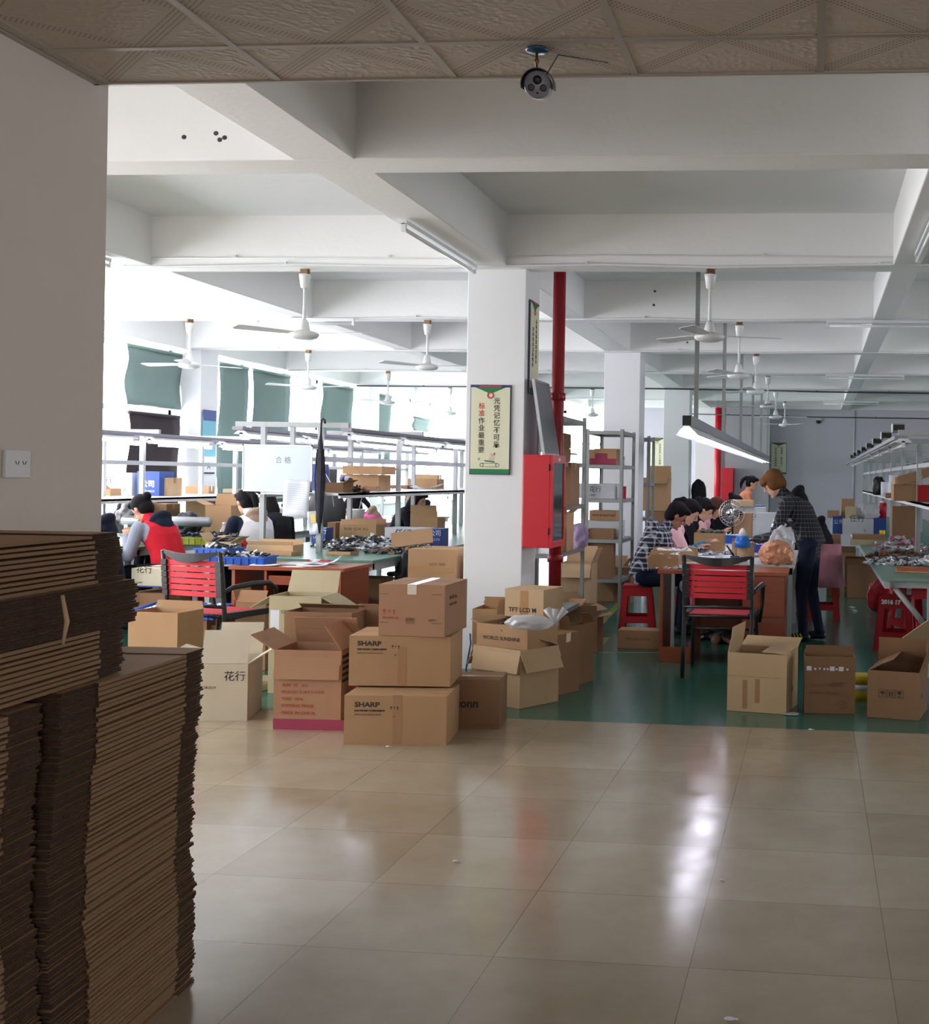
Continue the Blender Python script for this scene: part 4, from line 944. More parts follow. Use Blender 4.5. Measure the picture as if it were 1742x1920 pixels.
# ================= front cartons =================
S1 = pbox('lowest of the three stacked brown cartons in front, printed at upper left', 643, 838, 1397, 1302, d=.40, rz=7, tape=None, m=KR, prints=[('F','SHARP',.055,.205,.036,INK,1.25,.001),('F','ELECTRONIC COMPONENTS',.055,.18,.0125,INK,1.0,.0006),('F','LIQUID CRYSTAL DISPLAY MODULE',.055,.160,.009,INKB),('F',icon_arrow,.245,.19,.02,INK),('F','2/4',.26,.15,.012,INKB)], side=[('tape','F',.26,.31,.003,.27,corr('aged_tape', srgb(166,128,94)))])
h1 = S1.location; 
H1 = .2745
S2 = pbox('middle of the three stacked brown cartons in front, printed at upper left', 652, 845, 1302, 1206, d=.40, z0=.276, rz=7, tape=None, m=KR, Y=6.63, h=.2795, prints=[('F','SHARP',.045,.225,.036,INK,1.25,.001),('F','ELECTRONIC COMPONENTS',.045,.20,.0125,INK,1.0,.0006),('F','LIQUID CRYSTAL DISPLAY MODULE',.045,.180,.009,INKB),('F',icon_arrow,.235,.21,.02,INK),('F','2/4',.25,.17,.012,INKB)], side=[('tape','F',.27,.32,.003,.22,MATS['aged_tape'])])
pbox('red-marked taped carton on top of the front stack', 706, 836, 1206, 1106, d=.46, z0=.5575, Y=6.63, h=.288, rz=1, tape='cross', m=KR4, prints=[('F',icon_arrow,.022,.118,.032,INKR),('F','THIS SIDE UP',.02,.095,.016,INKR),('F','G.W.',.155,.085,.020,INK),('F','QTY.1',.285,.085,.018,INK),('R','MODEL No.',.09,.20,.03,INKB),('R','MADE IN CHINA',.09,.165,.02,INKB)],
  side=[('printed_dash','F',.004,.055,.233,.235,INK),('printed_dash','F',.16,.21,.233,.235,INK),('printed_dash','F',.30,.36,.233,.235,INK),('printed_dash','F',.004,.055,.073,.075,INK),('printed_dash','F',.30,.36,.073,.075,INK),('paper_label','F',.155,.205,.068,.105,KR3)])
pbox('tall open carton with a magenta band left of the front stack', 509, 641, 1369, 1214, d=.36, rz=4, fl=.165, flaps={'F':172,'B':-20,'L':62,'R':-35}, m=KR4,
  prints=[('F','N.W  22    KG',.05,.245,.024,INKR),('F','MEAS 50.7 X 38.5 X 57CM',.045,.208,.022,INKR),('F','YEAR   2016',.045,.168,.024,INKR),('F','SHIPPING MARK',.045,.128,.026,INKR),('F','MADE IN CHINA',.045,.088,.026,INKR),('R','TMC',.12,.15,.10,INKR,1,.003)],
  side=[('magenta_band','F',0,.5,.0,.062,MAG),('magenta_band','R',0,.36,.0,.062,MAG)]+[('black_stripe','R',.015,.345,.27+.034*k,.288+.034*k,INK) for k in range(5)])
pbox('low brown carton with black lettering, right of the front stack', 842, 936, 1367, 1273, d=.3, rz=6, tape='top', m=KR3, prints=[('F','conn',.03,.125,.068,INK,1,.002),('F','LCD MONITOR',.15,.02,.014,INKB)])
# cluster behind, beside the column
O1 = pbox('open carton with two flaps hanging down beside the column', 866, 992, 1322, 1212, d=.36, rz=-30, m=KR2, fl=.15, flaps={'F':168,'R':158,'L':150,'B':-70})
o1 = O1.location
carton('torn open carton holding black parts, set into the carton with hanging flaps', .40, .34, .15, (o1.x+.0, o1.y+.03, .36), R(-22), flaps={'L':70,'B':-75}, fl=.06, m=KR, prints=[('F','WORLD SUNSHINE',.05,.05,.034,INK)], fill=(BLKP,.75))
pbox('tall upright carton with a plain top, right of the open flapped carton', 1003, 1045, 1303, 1187, d=.26, rz=-25, m=KR3, tape='top'); pbox('tall narrow open carton with a plastic bag hanging out', 1046, 1070, 1287, 1172, d=.3, rz=-22, m=KR3, flaps={'F':20,'B':-30}, fl=.08)
pbox('large taped carton with black capital letters beside the column', 941, 1020, 1260, 1105, d=.34, rz=-12, m=KR2, tape='front', Y=8.25, prints=[('F','TFT LCD M',.03,.525,.042,INK,1,.001)])
pbox('carton with a folded-over flap behind the lettered carton', 1056, 1090, 1192, 1136, d=.35, rz=-16, m=KR, flaps={'R':110,'L':20,'F':-60}, fl=.12); pbox('small low carton peeking out beyond the cluster by the column', 1092, 1103, 1186, 1140, d=.3, rz=-14, m=KR3)
pbox('flat open carton on the floor against the column foot', 884, 932, 1200, 1142, d=.3, Y=8.5, m=KR, flaps={'B':-5,'R':10}, fl=.06)
bag('clear_plastic_bag', 'clear plastic bag with a tied end lying on the torn carton', 'bag', G(985,1178,.52)+Vector((0,.12,-.02)), (.15,.09,.05), POLY, knot=(.16,0,.03), seed=4)
bag('black_cloth_bundle', 'black cloth bundle on the green floor beside the cartons', 'cloth', G(1085,1218), (.13,.08,.04), BLKP, amp=.5, seed=9)
p = G(858,1290); t = tag(MB(BLB,PAPER).tube([p+Vector((0,.3,.32)),p+Vector((.01,.25,.34)),p+Vector((.03,.2,.28)),p+Vector((0,.2,0.1)),p+Vector((0.02,.2,0.006))],.006).build('cable_bundle'), 'thin blue and white cable hanging behind the front stack', 'cable')
# boxes between desk and front cartons
pbox('pale carton with green lettering and grey inner flaps under the left desk', 500, 603, 1250, 1118, d=.32, Y=7.75, rz=3, m=CREAM, fl=.16, flaps={'R':118,'B':28,'L':120}, prints=[('F','GREEN PRODUCT',.08,.53,.034,INKG)], side=[('white_label','F',.01,.07,.42,.55,PAPER),('green_patch','F',.01,.09,.36,.41,INKG)])
pbox('brown carton with a green leaf logo lying in front of the pale carton', 527, 663, 1240, 1148, d=.26, Y=7.35, m=KR3, flaps={'B':-60}, fl=.06, prints=[('F','CLEANING',.15,.55,.025,INKB),('F','/\u25cf',.33,.51,.07,INKG)])
pbox('opened carton with a raised flap just left of the top red-marked carton', 668, 720, 1240, 1172, d=.4, Y=7.6, m=KR3, flaps={'L':75,'F':10}, fl=.14)
W1 = pbox('cream carton with handwritten characters and long open flaps at the lower left', 376, 462, 1352, 1240, d=.42, rz=14, m=CRW, fl=.2, flaps={'R':58,'F':-20,'L':70,'B':20}, prints=[('F','花行',.13,.24,.062,INKBL),('F','18-2CH',.02,.19,.02,INKB)])
W1n = pbox('tall plain brown board carton between the stacks and the left chair', 232, 338, 1260, 1148, d=.3, Y=7.6, m=KR, rz=-4, flaps={'B':5}, fl=.05)
tray('parts_tray', 'blue tray of silver parts resting behind the tall brown carton', P(345,1154,8.86), .60, .36, .07, BLUEP, rz=R(4), fillm=[FOIL,mat('white_plastic', srgb(220,224,228), .4),DGREY], fz=.8, nf=90, tx=3)
carton('low brown carton carrying the blue tray of silver parts', .5, .34, P(345,1154,8.86).z-.012, (P(345,1154,8.86).x,8.86,0), R(4), m=KR3)
pbox('cream carton with handwriting under the window bench near the red jacket', 243, 306, 1109, 1066, d=.4, z0=.50, Y=9.5, m=CRW, prints=[('F','花行',.04,.12,.07,INKBL),('F','LAMPS',.04,.03,.02,INKB)], side=[('blue_edge','F',0,.26,0,.012,BLB)])
pbox('brown carton carrying the handwritten cream carton', 236, 312, 1200, 1112, d=.4, Y=9.5, m=KR3)
pbox('brown carton below the left chair seat', 381, 425, 1290, 1172, d=.3, Y=8.75, m=KR3); pbox('open carton with a black bag behind the left chair', 438, 500, 1200, 1130, d=.3, Y=8.62, m=KR, flaps={'F':-30,'L':20}, fl=.1, fill=(BLKP,.95))
pbox('white round-cornered carton seen through the left chair legs', 336, 372, 1215, 1178, d=.25, Y=8.7, m=CREAM)
pbox('small open pale carton on the green floor behind the handwritten carton', 462, 486, 1330, 1286, d=.2, Y=7.75, m=CREAM, flaps={'B':10}, fl=.04)
# tall cartons left of the column
pbox('large old carton standing left of the big column', 764, 857, 1200, 1096, d=.45, Y=9.05, m=KR3, tape='front')
pbox('wide brown carton with faded print on top of the old carton', 762, 858, 1096, 1030, d=.45, z0=P(810,1096,9.05).z+.003, Y=9.07, m=KR, tape=None, prints=[('F','GROSS  QTY',.02,.275,.03,INK),('F','LOT  NO',.17,.14,.03,INKB)], side=[('tape','F',.0,.36,.085,.13,TAPE)])
# right foreground cartons
A1 = pbox('large open carton with folded-in front flap, leftmost of the right front row', 1362, 1474, 1336, 1210, d=.37, rz=-10, m=KR2, fl=.16, flaps={'L':-12,'B':70,'R':-85}, h=.37, prints=[('R','\u25b3',.16,.12,.05,INKB)], side=[('flap_seam','F',0,.355,.222,.224,KR3),('tape','F',.10,.13,.02,.20,MATS['aged_tape']),('tape','F',.18,.21,.06,.21,MATS['aged_tape'])])
A2 = pbox('upright carton with a white taped edge, middle of the right front row', 1508, 1602, 1338, 1232, d=.16, m=KR3, rz=3, flaps={'B':2}, fl=.05, prints=[('F','QUANTITY',.17,.185,.020,INKB),('F','CAPACITY:  18000MAH',.03,.17,.020,INKB),('F','BATTERY: TRANSIT',.03,.12,.022,INKB),('F','KD',.22,.05,.024,INKB),('F',icon_ring,.235,.058,.024,INKB),('F','■ ▪ ▾ ▪▪■▪■ ▪',.01,.27,.035,INKW,1.1,.001)])
A3 = pbox('open carton with black handling symbols at the right photo edge', 1627, 1721, 1348, 1250, d=.42, rz=-12, m=KR3, fl=.17, flaps={'L':-62,'R':20,'B':-18,'F':-140}, h=.29, prints=[('F',icon_frames,.07,.13,.048,INK),('R','KG',.1,.12,.04,INKB)])
p = G(1735,1300); t = thing('cardboard_sheet', 'bent brown cardboard sheet leaning in from the right edge', 'cardboard', (p.x+.13,p.y+.35,.22), rot=(R(20),R(-35),R(10)))
MB(KR2).box((-.2,0,0),(.12,.008,.30)).build('board', t)
t = thing('yellow_plastic_basin', 'yellow and white plastic tub between the right front cartons', 'tub', G(1616,1318)+Vector((0,.16,0)))
MB(mat('yellow_plastic', srgb(190,168,30), .4)).lathe([(.001,0),(.10,0),(.105,.07),(.001,.07)]).box((-.1,-.1,.0),(.1,.1,.001)).build('lower_body', t); MB(PAPER).lathe([(.001,.07),(.106,.07),(.108,.11),(.001,.11)]).build('white_band', t); MB(MATS['yellow_plastic']).lathe([(.001,.11),(.109,.11),(.113,.16),(.001,.16)]).build('rim', t)
bag('clear_plastic_scrap', 'scrap of clear plastic on the green floor by the right front cartons', 'plastic scrap', G(1484,1340), (.05,.04,.008), POLY, seed=3)
# litter on the tiles
def scrap(label, u, v, s, m=PAPER, rz=0):
    q = MB(m); q.ell((0,0,s*.3),(s,s*.5,s*.3),n=8,rot=(0,0,rz)); q.cbox((s*.9,s*.3,s*.2),(s*1.2,s*.5,s*.12),rot=(.2,.3,rz+.5)); o = q.build('litter_scrap'); o.location = G(u,v)+Vector((0,0,.001)); return tag(o, label, 'litter')
scrap('small white plastic cap on the beige tiles in the middle', 855, 1617, .014); scrap('white paper twist near the lower right of the tiles', 1353, 1652, .010, rz=.8); scrap('white tissue crumb at the bottom edge of the photo', 1368, 1914, .016)
scrap('tiny paper bit in front of the stacked cartons', 727, 1401, .012); scrap('pale scrap on the green paint edge', 1520, 1369, .014); scrap('paper scrap on the aisle floor behind the standing man', 1596, 1140, .03); scrap('second paper scrap on the aisle floor near the marked stool', 1602, 1146, .025)
# ================= people =================
NAVYJ = cloth('navy_jacket_cloth', srgb(30,36,54)); REDJ = cloth('red_jacket_cloth', srgb(206,36,52)); GRYS = cloth('grey_sleeve_cloth', srgb(150,154,170)); PINKP = cloth('pale_pink_cloth', srgb(236,186,192)); PINKH = cloth('hot_pink_cloth', srgb(222,104,164))
BLKC = cloth('black_cloth', srgb(24,22,26)); WHC = cloth('white_coat_cloth', srgb(226,222,224), .06); FUR = mat('beige_fur', srgb(170,142,122), .95, var=.35, scale=40, bump=1, bscale=90); ORG = cloth('orange_cloth', srgb(220,142,106)); PNKD = cloth('dusty_pink_cloth', srgb(170,116,128))
PL1 = plaid('navy_white_check', srgb(26,32,52), srgb(206,210,222), 21, .3); PL2 = plaid('black_grid_check', srgb(22,22,28), srgb(120,122,132), 26, .14, True); JEANS = cloth('dark_jeans', srgb(28,34,54)); BLUC = cloth('sky_blue_cloth', srgb(56,150,190))
def wp(u, Y, z=0, dx=0): p = P(u, 950, Y); return (p.x+dx, Y, z)
person('woman in red hooded jacket with grey sleeves and pink hair tie at the window bench', wp(322,10.55), R(165), lean=28, head=42, top=REDJ, sleeve=GRYS, lowsleeve=GRYS, hair=HAIR, style='bun', hood=NAVYJ, hands=[(.42,-.08,.84),(.42,.1,.84)], vox=.008, bulk=1.12)
person('person in dark quilted coat bending low behind the tall carton stack', wp(205,9.45), R(190), lean=16, head=30, top=NAVYJ, hair=HAIR, style='short', hood=NAVYJ, vox=.009, bulk=1.0)
person('person in a black coat on the window side of the window bench', (-7.98,13.2,0), R(0), lean=30, head=35, top=BLKC, style='short', hood=BLKC, vox=.01, bulk=1.15)
person('woman in white coat with beige fur collar and dark sleeves at the middle left rack', wp(487,11.75), R(150), lean=18, head=20, top=WHC, sleeve=NAVYJ, hood=FUR, style='pony', vox=.009, bulk=1.15)
person('woman with long black hair in dark coat right of the white coat', wp(527,12.6), R(140), lean=25, head=35, top=BLKC, style='long', vox=.01)
person('woman in hot pink jacket with fur hood bending low behind the rack', wp(728,14.4), R(185), lean=38, head=40, top=PINKH, hood=FUR, style='pony', vox=.01, bulk=1.12)
person('dark haired woman facing right, next to the hot pink jacket', wp(742,15.6), R(10), lean=22, head=30, top=BLKC, style='long', vox=.011)
person('person in navy hoodie reaching across the bench near the big column', wp(798,16.8), R(165), lean=15, head=20, top=NAVYJ, hood=NAVYJ, style='short', vox=.011)
person('man in navy and white checked hooded shirt seated at the front of the work table', (-1.60,11.35,0), R(12), lean=24, head=38, top=PL1, low=JEANS, skin=SKIN2, style='short', hood=PL1, hands=[(.50,-.06,.80),(.52,.12,.80)], vox=.007, seat=.46, bulk=1.08)
person('woman in pale pink padded jacket with blue sleeve, second at the work table', (-1.58,12.3,0), R(8), lean=24, head=40, top=PINKP, lowsleeve=BLUC, low=PINKH, style='pony', hands=[(.50,-.06,.80),(.48,.12,.80)], vox=.008, bulk=1.06)
person('woman with hair bun in dark top, third at the work table', (-1.55,13.5,0), R(5), lean=25, head=38, top=BLKC, lowsleeve=GRYS, style='bun', vox=.009)
person('woman with brown bobbed hair in a pale top, fourth at the work table', (-1.52,14.6,0), R(0), lean=26, head=42, top=PINKP, style='long', hair=HAIRB, vox=.01)
person('person in black hooded coat bending over the far part of the work table', (-1.52,15.9,0), R(0), lean=38, head=50, top=BLKC, hood=BLKC, style='bun', vox=.01, bulk=1.25, sc=1.08)
person('woman in orange top standing far back near the grey wall panel', (-1.16,19.8,0), R(0), 'stand', lean=8, head=20, top=ORG, style='pony', vox=.011, sc=.93, hands=[(.35,-.1,1.0),(.35,.1,1.0)])
tall = person('tall young man with ginger dyed hair and black checked hoodie standing at the table end', (P(1503,1150,11.2).x+.07,11.2,0), R(172), 'stand', lean=28, head=36, top=PL2, sleeve=PL2, low=JEANS, style='bowl', hair=HAIRO, hood=BLKC, hands=[(.50,-.12,.90),(.48,.12,.92)], vox=.007, sc=1.0, bulk=1.12, armband=(1,(.55,.68)))
# black back panel with white lettering on the hoodie and trainer stripes
p = Vector((-.02,.0,0))
text_mesh('W', .17, INKW, tall, (.10,.150,1.06), (R(90),R(-72),R(180)), name='printed_letter', bold=.006)
q = MB(mat('lime_shoe_stripe', srgb(170,200,50), .4))
for k in range(3): q.cbox((.05+.03*k,.145,.055),(.012,.012,.05),rot=(0,.4,0))
q.build('shoe_stripe', tall)
person('person in dark hooded coat with dusty pink skirt seated behind the standing man', (P(1548,1100,12.75).x,12.75,0), R(180), lean=22, head=30, top=BLKC, low=PNKD, hood=BLKC, style='short', vox=.01, bulk=1.2)
q = MB(PNKD); vs = []; n = 20
for j,(a,z) in enumerate(((.11,.82),(.13,.7),(.16,.5),(.19,.38))):
    for k in range(n): th = 2*math.pi*k/n; vs.append((a*math.cos(th)*(1+.14*math.sin(5*th)*(.9-z)*2)+(.82-z)*-.1, a*math.sin(th)*(1+.14*math.cos(7*th)*(.9-z)*2), z))
q.add(vs, [(j*n+k,j*n+(k+1)%n,(j+1)*n+(k+1)%n,(j+1)*n+k) for j in range(3) for k in range(n)], smooth=True); o = q.build('apron'); o.location = (P(1556,1100,12.6).x,12.6,0); s_ = o.modifiers.new('s','SOLIDIFY'); s_.thickness = .008; tag(o, 'dusty pink apron hanging over the stool behind the standing man', 'apron')
t = stl('red plastic stool under the woman in the pale pink jacket', 1272, 1150, 4); stl('red plastic stool under the woman in the red hooded jacket', 322, 1165, 4)
bag('hanging_coat', 'black coat hanging on the third column above the workers', 'coat', (-2.03,21.22,1.05), (.13,.13,.22), BLKC, amp=.2, seed=11)
# ================= things on the racks and benches =================
def onb(label, uL, uR, z0, Y, h, d=.3, **k): return pbox(label, uL, uR, 0, 0, d=d, z0=z0, Y=Y, h=h, **k)
def pz(uL, uR, vT, z0, Y, d=.3, **k):      # carton whose height follows from its top
    def mk(label):
        zt = P((uL+uR)/2, vT, Y).z; return pbox(label, uL, uR, 0, 0, d=d, z0=z0, Y=Y, h=max(.03, zt-z0), **k)
    return mk
HW = [('F','任行',.35,.14,.10,INKBL)]
# window rack shelf z 1.18
pz(157,268,886,1.182,12.4,tape=None,m=WBX,prints=[('F','任行',.22,.13,.08,INKBL),('F','o',.5,.05,.06,INKB)])('long white carton with handwriting on the window rack shelf')
pz(270,316,884,1.182,12.4,tape=None,m=BLB,prints=[('F','公司',.04,.1,.08,INKW,1,.002),('F','MULTI PACK',.03,.04,.03,INKW)])('blue printed end of a carton with white lettering on the window rack shelf')
pz(154,226,916,1.182,11.9,d=.2,m=KR,flaps={'F':60})('shallow brown carton lid in front of the white carton on the window rack')
pz(318,330,896,1.182,12.5,m=KR2)('narrow pale carton at the end of the blue carton'); pz(432,458,917,1.182,14.9,m=CREAM,tape=None)('small cream carton on the window rack left of the whiteboard')
pz(364,406,912,1.182,14.0,m=KR,rz=15)('tilted brown carton on the window rack shelf beside the column')
pz(362,420,940,.752,13.0,m=KR3)('brown carton under the window rack shelf'); pz(420,466,945,.752,13.6,m=KR3,flaps={'F':40,'R':50})('open carton on the window bench under the shelf'); pz(245,285,940,.752,13.0,m=KR)('brown carton on the window bench behind the red jacket'); pz(292,330,945,.752,13.2,m=KR3)('dark carton on the window bench right of the red jacket')
pz(400,450,948,.752,12.1,d=.25,m=KR,rz=5,flaps={'L':70,'B':10})('shallow open carton on the window bench near the white coat'); pz(248,276,990,.752,10.9,d=.2,m=KR2)('small plain carton at the elbow of the red jacket')
bag('black_plastic_bag', 'glossy black plastic bag on the window bench right of the red jacket', 'bag', P(353,990,11.7)+Vector((0,0,-.06)), (.12,.1,.12), BLKP, amp=.5, seed=5)
bag('black_plastic_bag', 'dull black bag on the window bench behind the boy', 'bag', (P(215,990,12.5).x,12.9,.752), (.2,.15,.2), BLKP, amp=.4, seed=6)
tray('parts_tray', 'lime green tray heaped with black parts on the window bench', (P(395,1000,11.3).x,11.3,.752), .56, .34, .07, LIME, rz=R(4), fillm=[BLKP,DGREY,NAVYJ], fz=1.2, nf=120)
q = thing('plastic_bottle', 'small clear bottle standing behind the lime tray', 'bottle', (P(420,985,12.0).x,12.0,.752)); MB(POLY).lathe([(.001,0),(.035,0),(.038,.1),(.014,.14),(.014,.16),(.001,.16)]).build('bottle_body', q); MB(PAPER).lathe([(.016,.155),(.016,.18),(.001,.18)]).build('cap', q)
q = tag(MB(ALU).tube([(0,0,0),(.9,.0,0)],.05,n=14).box((.02,-.03,-.2),(.06,.03,0)).build('machine_housing'), 'white tubular machine on the window bench left of the red jacket', 'machine'); q.location = (P(232,965,11.6).x,11.6,.95)
# front-left desk top
tray('parts_tray', 'long blue tray of black parts on the wooden desk', (P(452,1060,9.2).x,9.22,.737), .44, .3, .06, BLUEP, rz=R(6), fillm=[BLKP,DGREY,PAPER], fz=1.1, nf=60)
tray('parts_tray', 'blue tray with black and white parts at the left end of the bench', (P(412,1050,9.9).x,9.9,.752), .3, .26, .06, BLUEP, rz=R(-6), fillm=[BLKP,FOIL], fz=1.1, nf=50)
pz(478,570,1022,.752,10.1,d=.22,m=KR2,flaps={'F':30,'B':5},fl=.04)('shallow open carton with papers at the foot of the whiteboard'); pz(400,452,1016,.752,10.3,d=.2,m=KR2,flaps={'L':40,'R':60},fill=(BLKP,.9))('open carton of black parts left of the first rack post')
pz(512,566,1038,.752,9.95,d=.18,m=KR)('low brown carton under the whiteboard'); pz(424,440,1005,.752,10.6,d=.12,m=KR2)('small upright carton by the red bag'); 
bag('red_cloth', 'red cloth bundle on the bench left of the whiteboard post', 'cloth', (P(438,1000,10.7).x,10.75,.752), (.1,.07,.05), STRAP, seed=8)
def paper(label, u, v, z, w, d, rz, m=PAPER, curl=.02):
    q = MB(m); n = 8; vs = []
    for j in (0,1):
        for k in range(n+1): x = -w/2+w*k/n; vs.append((x,(j-.5)*d,.002+curl*abs(k/n-.4)**2*(1+j)))
    q.add(vs, [(k,k+1,n+2+k,n+1+k) for k in range(n)], smooth=True); o = q.build('paper_sheet'); p = G(u,v,z); o.location = p; o.rotation_euler = (0,0,R(rz)); s = o.modifiers.new('s','SOLIDIFY'); s.thickness = .0012; return tag(o, label, 'paper')
paper('white paper sheets at the left of the wooden desk', 500, 1060, .737, .22, .2, 10); paper('white paper sheet in the middle of the wooden desk', 560, 1058, .737, .22, .2, -6); paper('curled white paper at the right end of the wooden desk', 612, 1057, .737, .21, .22, 12, curl=.09)
paper('open printed booklet on the front of the desk by the drawer', 590, 1062, .737, .25, .12, 0, curl=.05)
tag(MB(RDP,PAPER).box((-.09,-.02,0),(.09,.02,.012)).box((-.06,-.021,.003),(.02,.021,.013),PAPER).build('packet'), 'small red and white packet at the bench end', 'packet').location = G(597,1052,.752)
pile('foil_pouches', 'heap of crumpled silver foil parts on the middle left bench', 'parts', (P(690,1025,11.2).x,11.3,.752), .62, .35, .12, 420, [FOIL,mat('white_plastic', srgb(220,224,228), .4),DGREY,BLKP], .035)
pile('black_parts_heap', 'row of black parts on the bench right of the foil heap', 'parts', (P(742,1040,10.6).x,10.6,.752), .28, .14, .04, 120, [BLKP,DGREY,KR3], .035)
pz(627,676,1036,.752,10.2,d=.2,m=KR,fill=(BLKP,1.0),flaps={'B':0},fl=.01)('small brown carton of black parts at the front of the bench')
paper('loose white papers on the bench edge near the flattened carton', 738, 1022, .752, .34, .26, -30, curl=.12)
t = thing('cardboard_sheet', 'flattened brown carton lying at an angle in front of the white and blue carton', 'cardboard', (P(770,1020,10.9).x,10.95,.80), rot=(R(35),R(-8),R(15))); MB(KR).box((-.19,0,0),(.19,.22,.012)).build('board', t)
pz(735,816,990,.752,11.5,d=.25,m=WBX,tape=None,prints=[('F','任行',.10,.10,.09,INKBL)],rz=-4)('white carton with handwriting at the right edge of the middle bench')
pz(817,844,992,.752,11.5,d=.25,m=BLB,tape=None,prints=[('F','公司',.02,.12,.06,INKW),('F','CO.LTD',.02,.07,.03,INKW)])('dark blue printed end beside the handwritten white carton near the column')
pz(651,724,985,.752,12.2,d=.3,m=KR,flaps={'B':8,'F':-20},fl=.06,prints=[('F','N.W. G.W. KG',.05,.12,.04,INK)])('brown open carton on the bench under the rack shelf'); pz(600,628,990,.752,11.8,d=.2,m=BLB,tape=None,prints=[('F','任行',.02,.1,.07,INKW),('F','LAMPS',.02,.05,.03,INKW)])('blue carton with white lettering behind the hanging umbrella')
pz(785,838,970,.752,14.0,d=.3,m=KR,flaps={'F':10})('open carton on the far bench below the navy hoodie'); pz(630,646,980,.752,12.4,m=KR3)('brown carton end behind the second rack post')
t = thing('bucket', 'white plastic tub on the bench beside the pink jacket', 'tub', (P(668,970,13.2).x,13.2,.9)); MB(LAMW).lathe([(.001,0),(.075,0),(.09,.14),(.1,.15),(.1,.16),(.001,.16)]).build('tub_body', t)
carton('brown carton holding up the white tub', .4, .3, .145, (P(668,970,13.2).x,13.2,.752), m=KR3)
# shelf of the middle rack z 1.28
pz(650,728,890,1.282,12.2,d=.35,m=KR,tape=None)('lower of two flat cartons on the middle rack shelf'); 
zt = P(690,890,12.2).z; pbox('upper of two flat cartons on the middle rack shelf',654,734,0,0,d=.36,z0=zt+.003,Y=12.15,h=.085,m=KR,tape=None,rz=-3)
pz(617,660,905,1.282,10.8,d=.25,m=KR3,flaps={'R':60},fl=.06)('torn low carton on the shelf right of the umbrella'); pz(694,722,912,1.282,12.0,d=.1,m=KR3)('small dark carton in front of the flat cartons')
t = thing('glue_tube', 'white and blue cartridge lying on the rack shelf', 'tube', P(645,898,10.95), R(-25)); MB(PAPER,BLB).tube([(-.07,0,0),(.07,0,.0)],.025,n=14).tube([(-.03,0,0),(.03,0,0)],.0256,BLB,n=14).build('cartridge', t); MB(BLKP).tube([(.07,0,0),(.11,0,0)],[.012,.006]).build('nozzle', t)
pile('black_cable_heap', 'black cable offcuts beside the cartridge on the rack shelf', 'cables', (P(670,905,11.1).x,11.1,1.282), .12, .08, .06, 50, [BLKP,KR3], .03)
pz(778,836,898,1.282,14.8,d=.3,m=KR)('flat brown carton on the far part of the rack shelf'); pz(790,836,890,1.36,15.2,d=.3,m=KR2,rz=8)('upper flat carton on the far part of the rack shelf'); pz(745,780,910,1.282,14.2,d=.2,m=KR3)('low carton in the middle of the rack shelf')
paper('white papers hanging over the rack shelf near the column', 800, 916, 1.29, .4, .2, -10, curl=.1)
pz(600,617,870,1.282,11.6,d=.2,m=BLB)('blue carton on the shelf behind the umbrella'); pz(612,634,880,1.282,12.3,d=.2,m=DGREY,tape=None)('dark grey box behind the umbrella on the rack shelf')
# whiteboard, paper, pouch, umbrella, bag
xa, xb = P(455,880,10.46).x, P(586,880,10.46).x; z0 = P(520,922,10.46).z; z1 = P(520,834,10.46).z
t = thing('whiteboard', 'whiteboard with faint characters tied to the front of the rack', 'board', ((xa+xb)/2,10.46,z0)); w2 = (xb-xa)/2
MB(mat('whiteboard_face', srgb(204,216,224), .25)).box((-w2+.01,-.006,.008),(w2-.01,0,z1-z0-.008)).build('panel', t)
q = MB(ALU).box((-w2,-.01,0),(w2,.004,.012)).box((-w2,-.01,z1-z0-.012),(w2,.004,z1-z0)).box((-w2,-.01,0),(-w2+.012,.004,z1-z0)).box((w2-.012,-.01,0),(w2,.004,z1-z0)); q.build('frame', t)
text_mesh('合 格', .065, mat('faint_marker', srgb(130,140,150), .7), t, (-.02,-.0065,.26), FR, name='marker_writing'); MB(RED).lathe([(.001,0),(.018,0),(.018,.01),(.001,.01)], M=Matrix.Translation((w2-.045,-.008,.085)) @ Matrix.Rotation(R(90),4,'X')).build('magnet', t)
def hung(label, u0, u1, v0, v1, Y, m, cat, name, tilt=3, extra=None):
    a, b = P(u0,v0,Y), P(u1,v1,Y); t = thing(name, label, cat, ((a.x+b.x)/2,Y,a.z), rot=(0,R(tilt),0)); w = (b.x-a.x)/2; h = a.z-b.z; q = MB(m); n = 6
    vs = [(-w+2*w*i/n, -.01*math.sin(i*1.1+j*.8), -h*j/n) for j in range(n+1) for i in range(n+1)]
    q.add(vs, [(j*(n+1)+i,j*(n+1)+i+1,(j+1)*(n+1)+i+1,(j+1)*(n+1)+i) for j in range(n) for i in range(n)], smooth=True); o = q.build('sheet', t); s = o.modifiers.new('s','SOLIDIFY'); s.thickness = .001
    if extra: extra(t, w, h)
    return t
def lines(t, w, h):
    q = MB(mat('grey_table_lines', srgb(176,180,190), .8))
    for k in range(12): q.box((-w*.8,-.014,-h*.12-k*h*.06),(w*.75,-.0125,-h*.12-k*h*.06+.002))
    q.build('printed_lines', t)
hung('white printed form hanging from the lower corner of the whiteboard', 534, 582, 900, 970, 10.43, PAPER, 'paper', 'paper_sheet', 4, lines)
hung('clear pouch with a yellow note hanging below the printed form', 576, 600, 958, 1002, 10.42, mat('pale_pouch', srgb(206,210,222), .4), 'pouch', 'document_pouch', -6, lambda t, w, h: MB(mat('yellow_note', srgb(226,206,120), .7)).box((-w*.5,-.014,-h*.5),(w*.3,-.012,-h*.12)).build('yellow_note', t))
t = thing('folded_umbrella', 'long black folded umbrella hooked on the rack cross bar', 'umbrella', P(604,790,10.42)); 
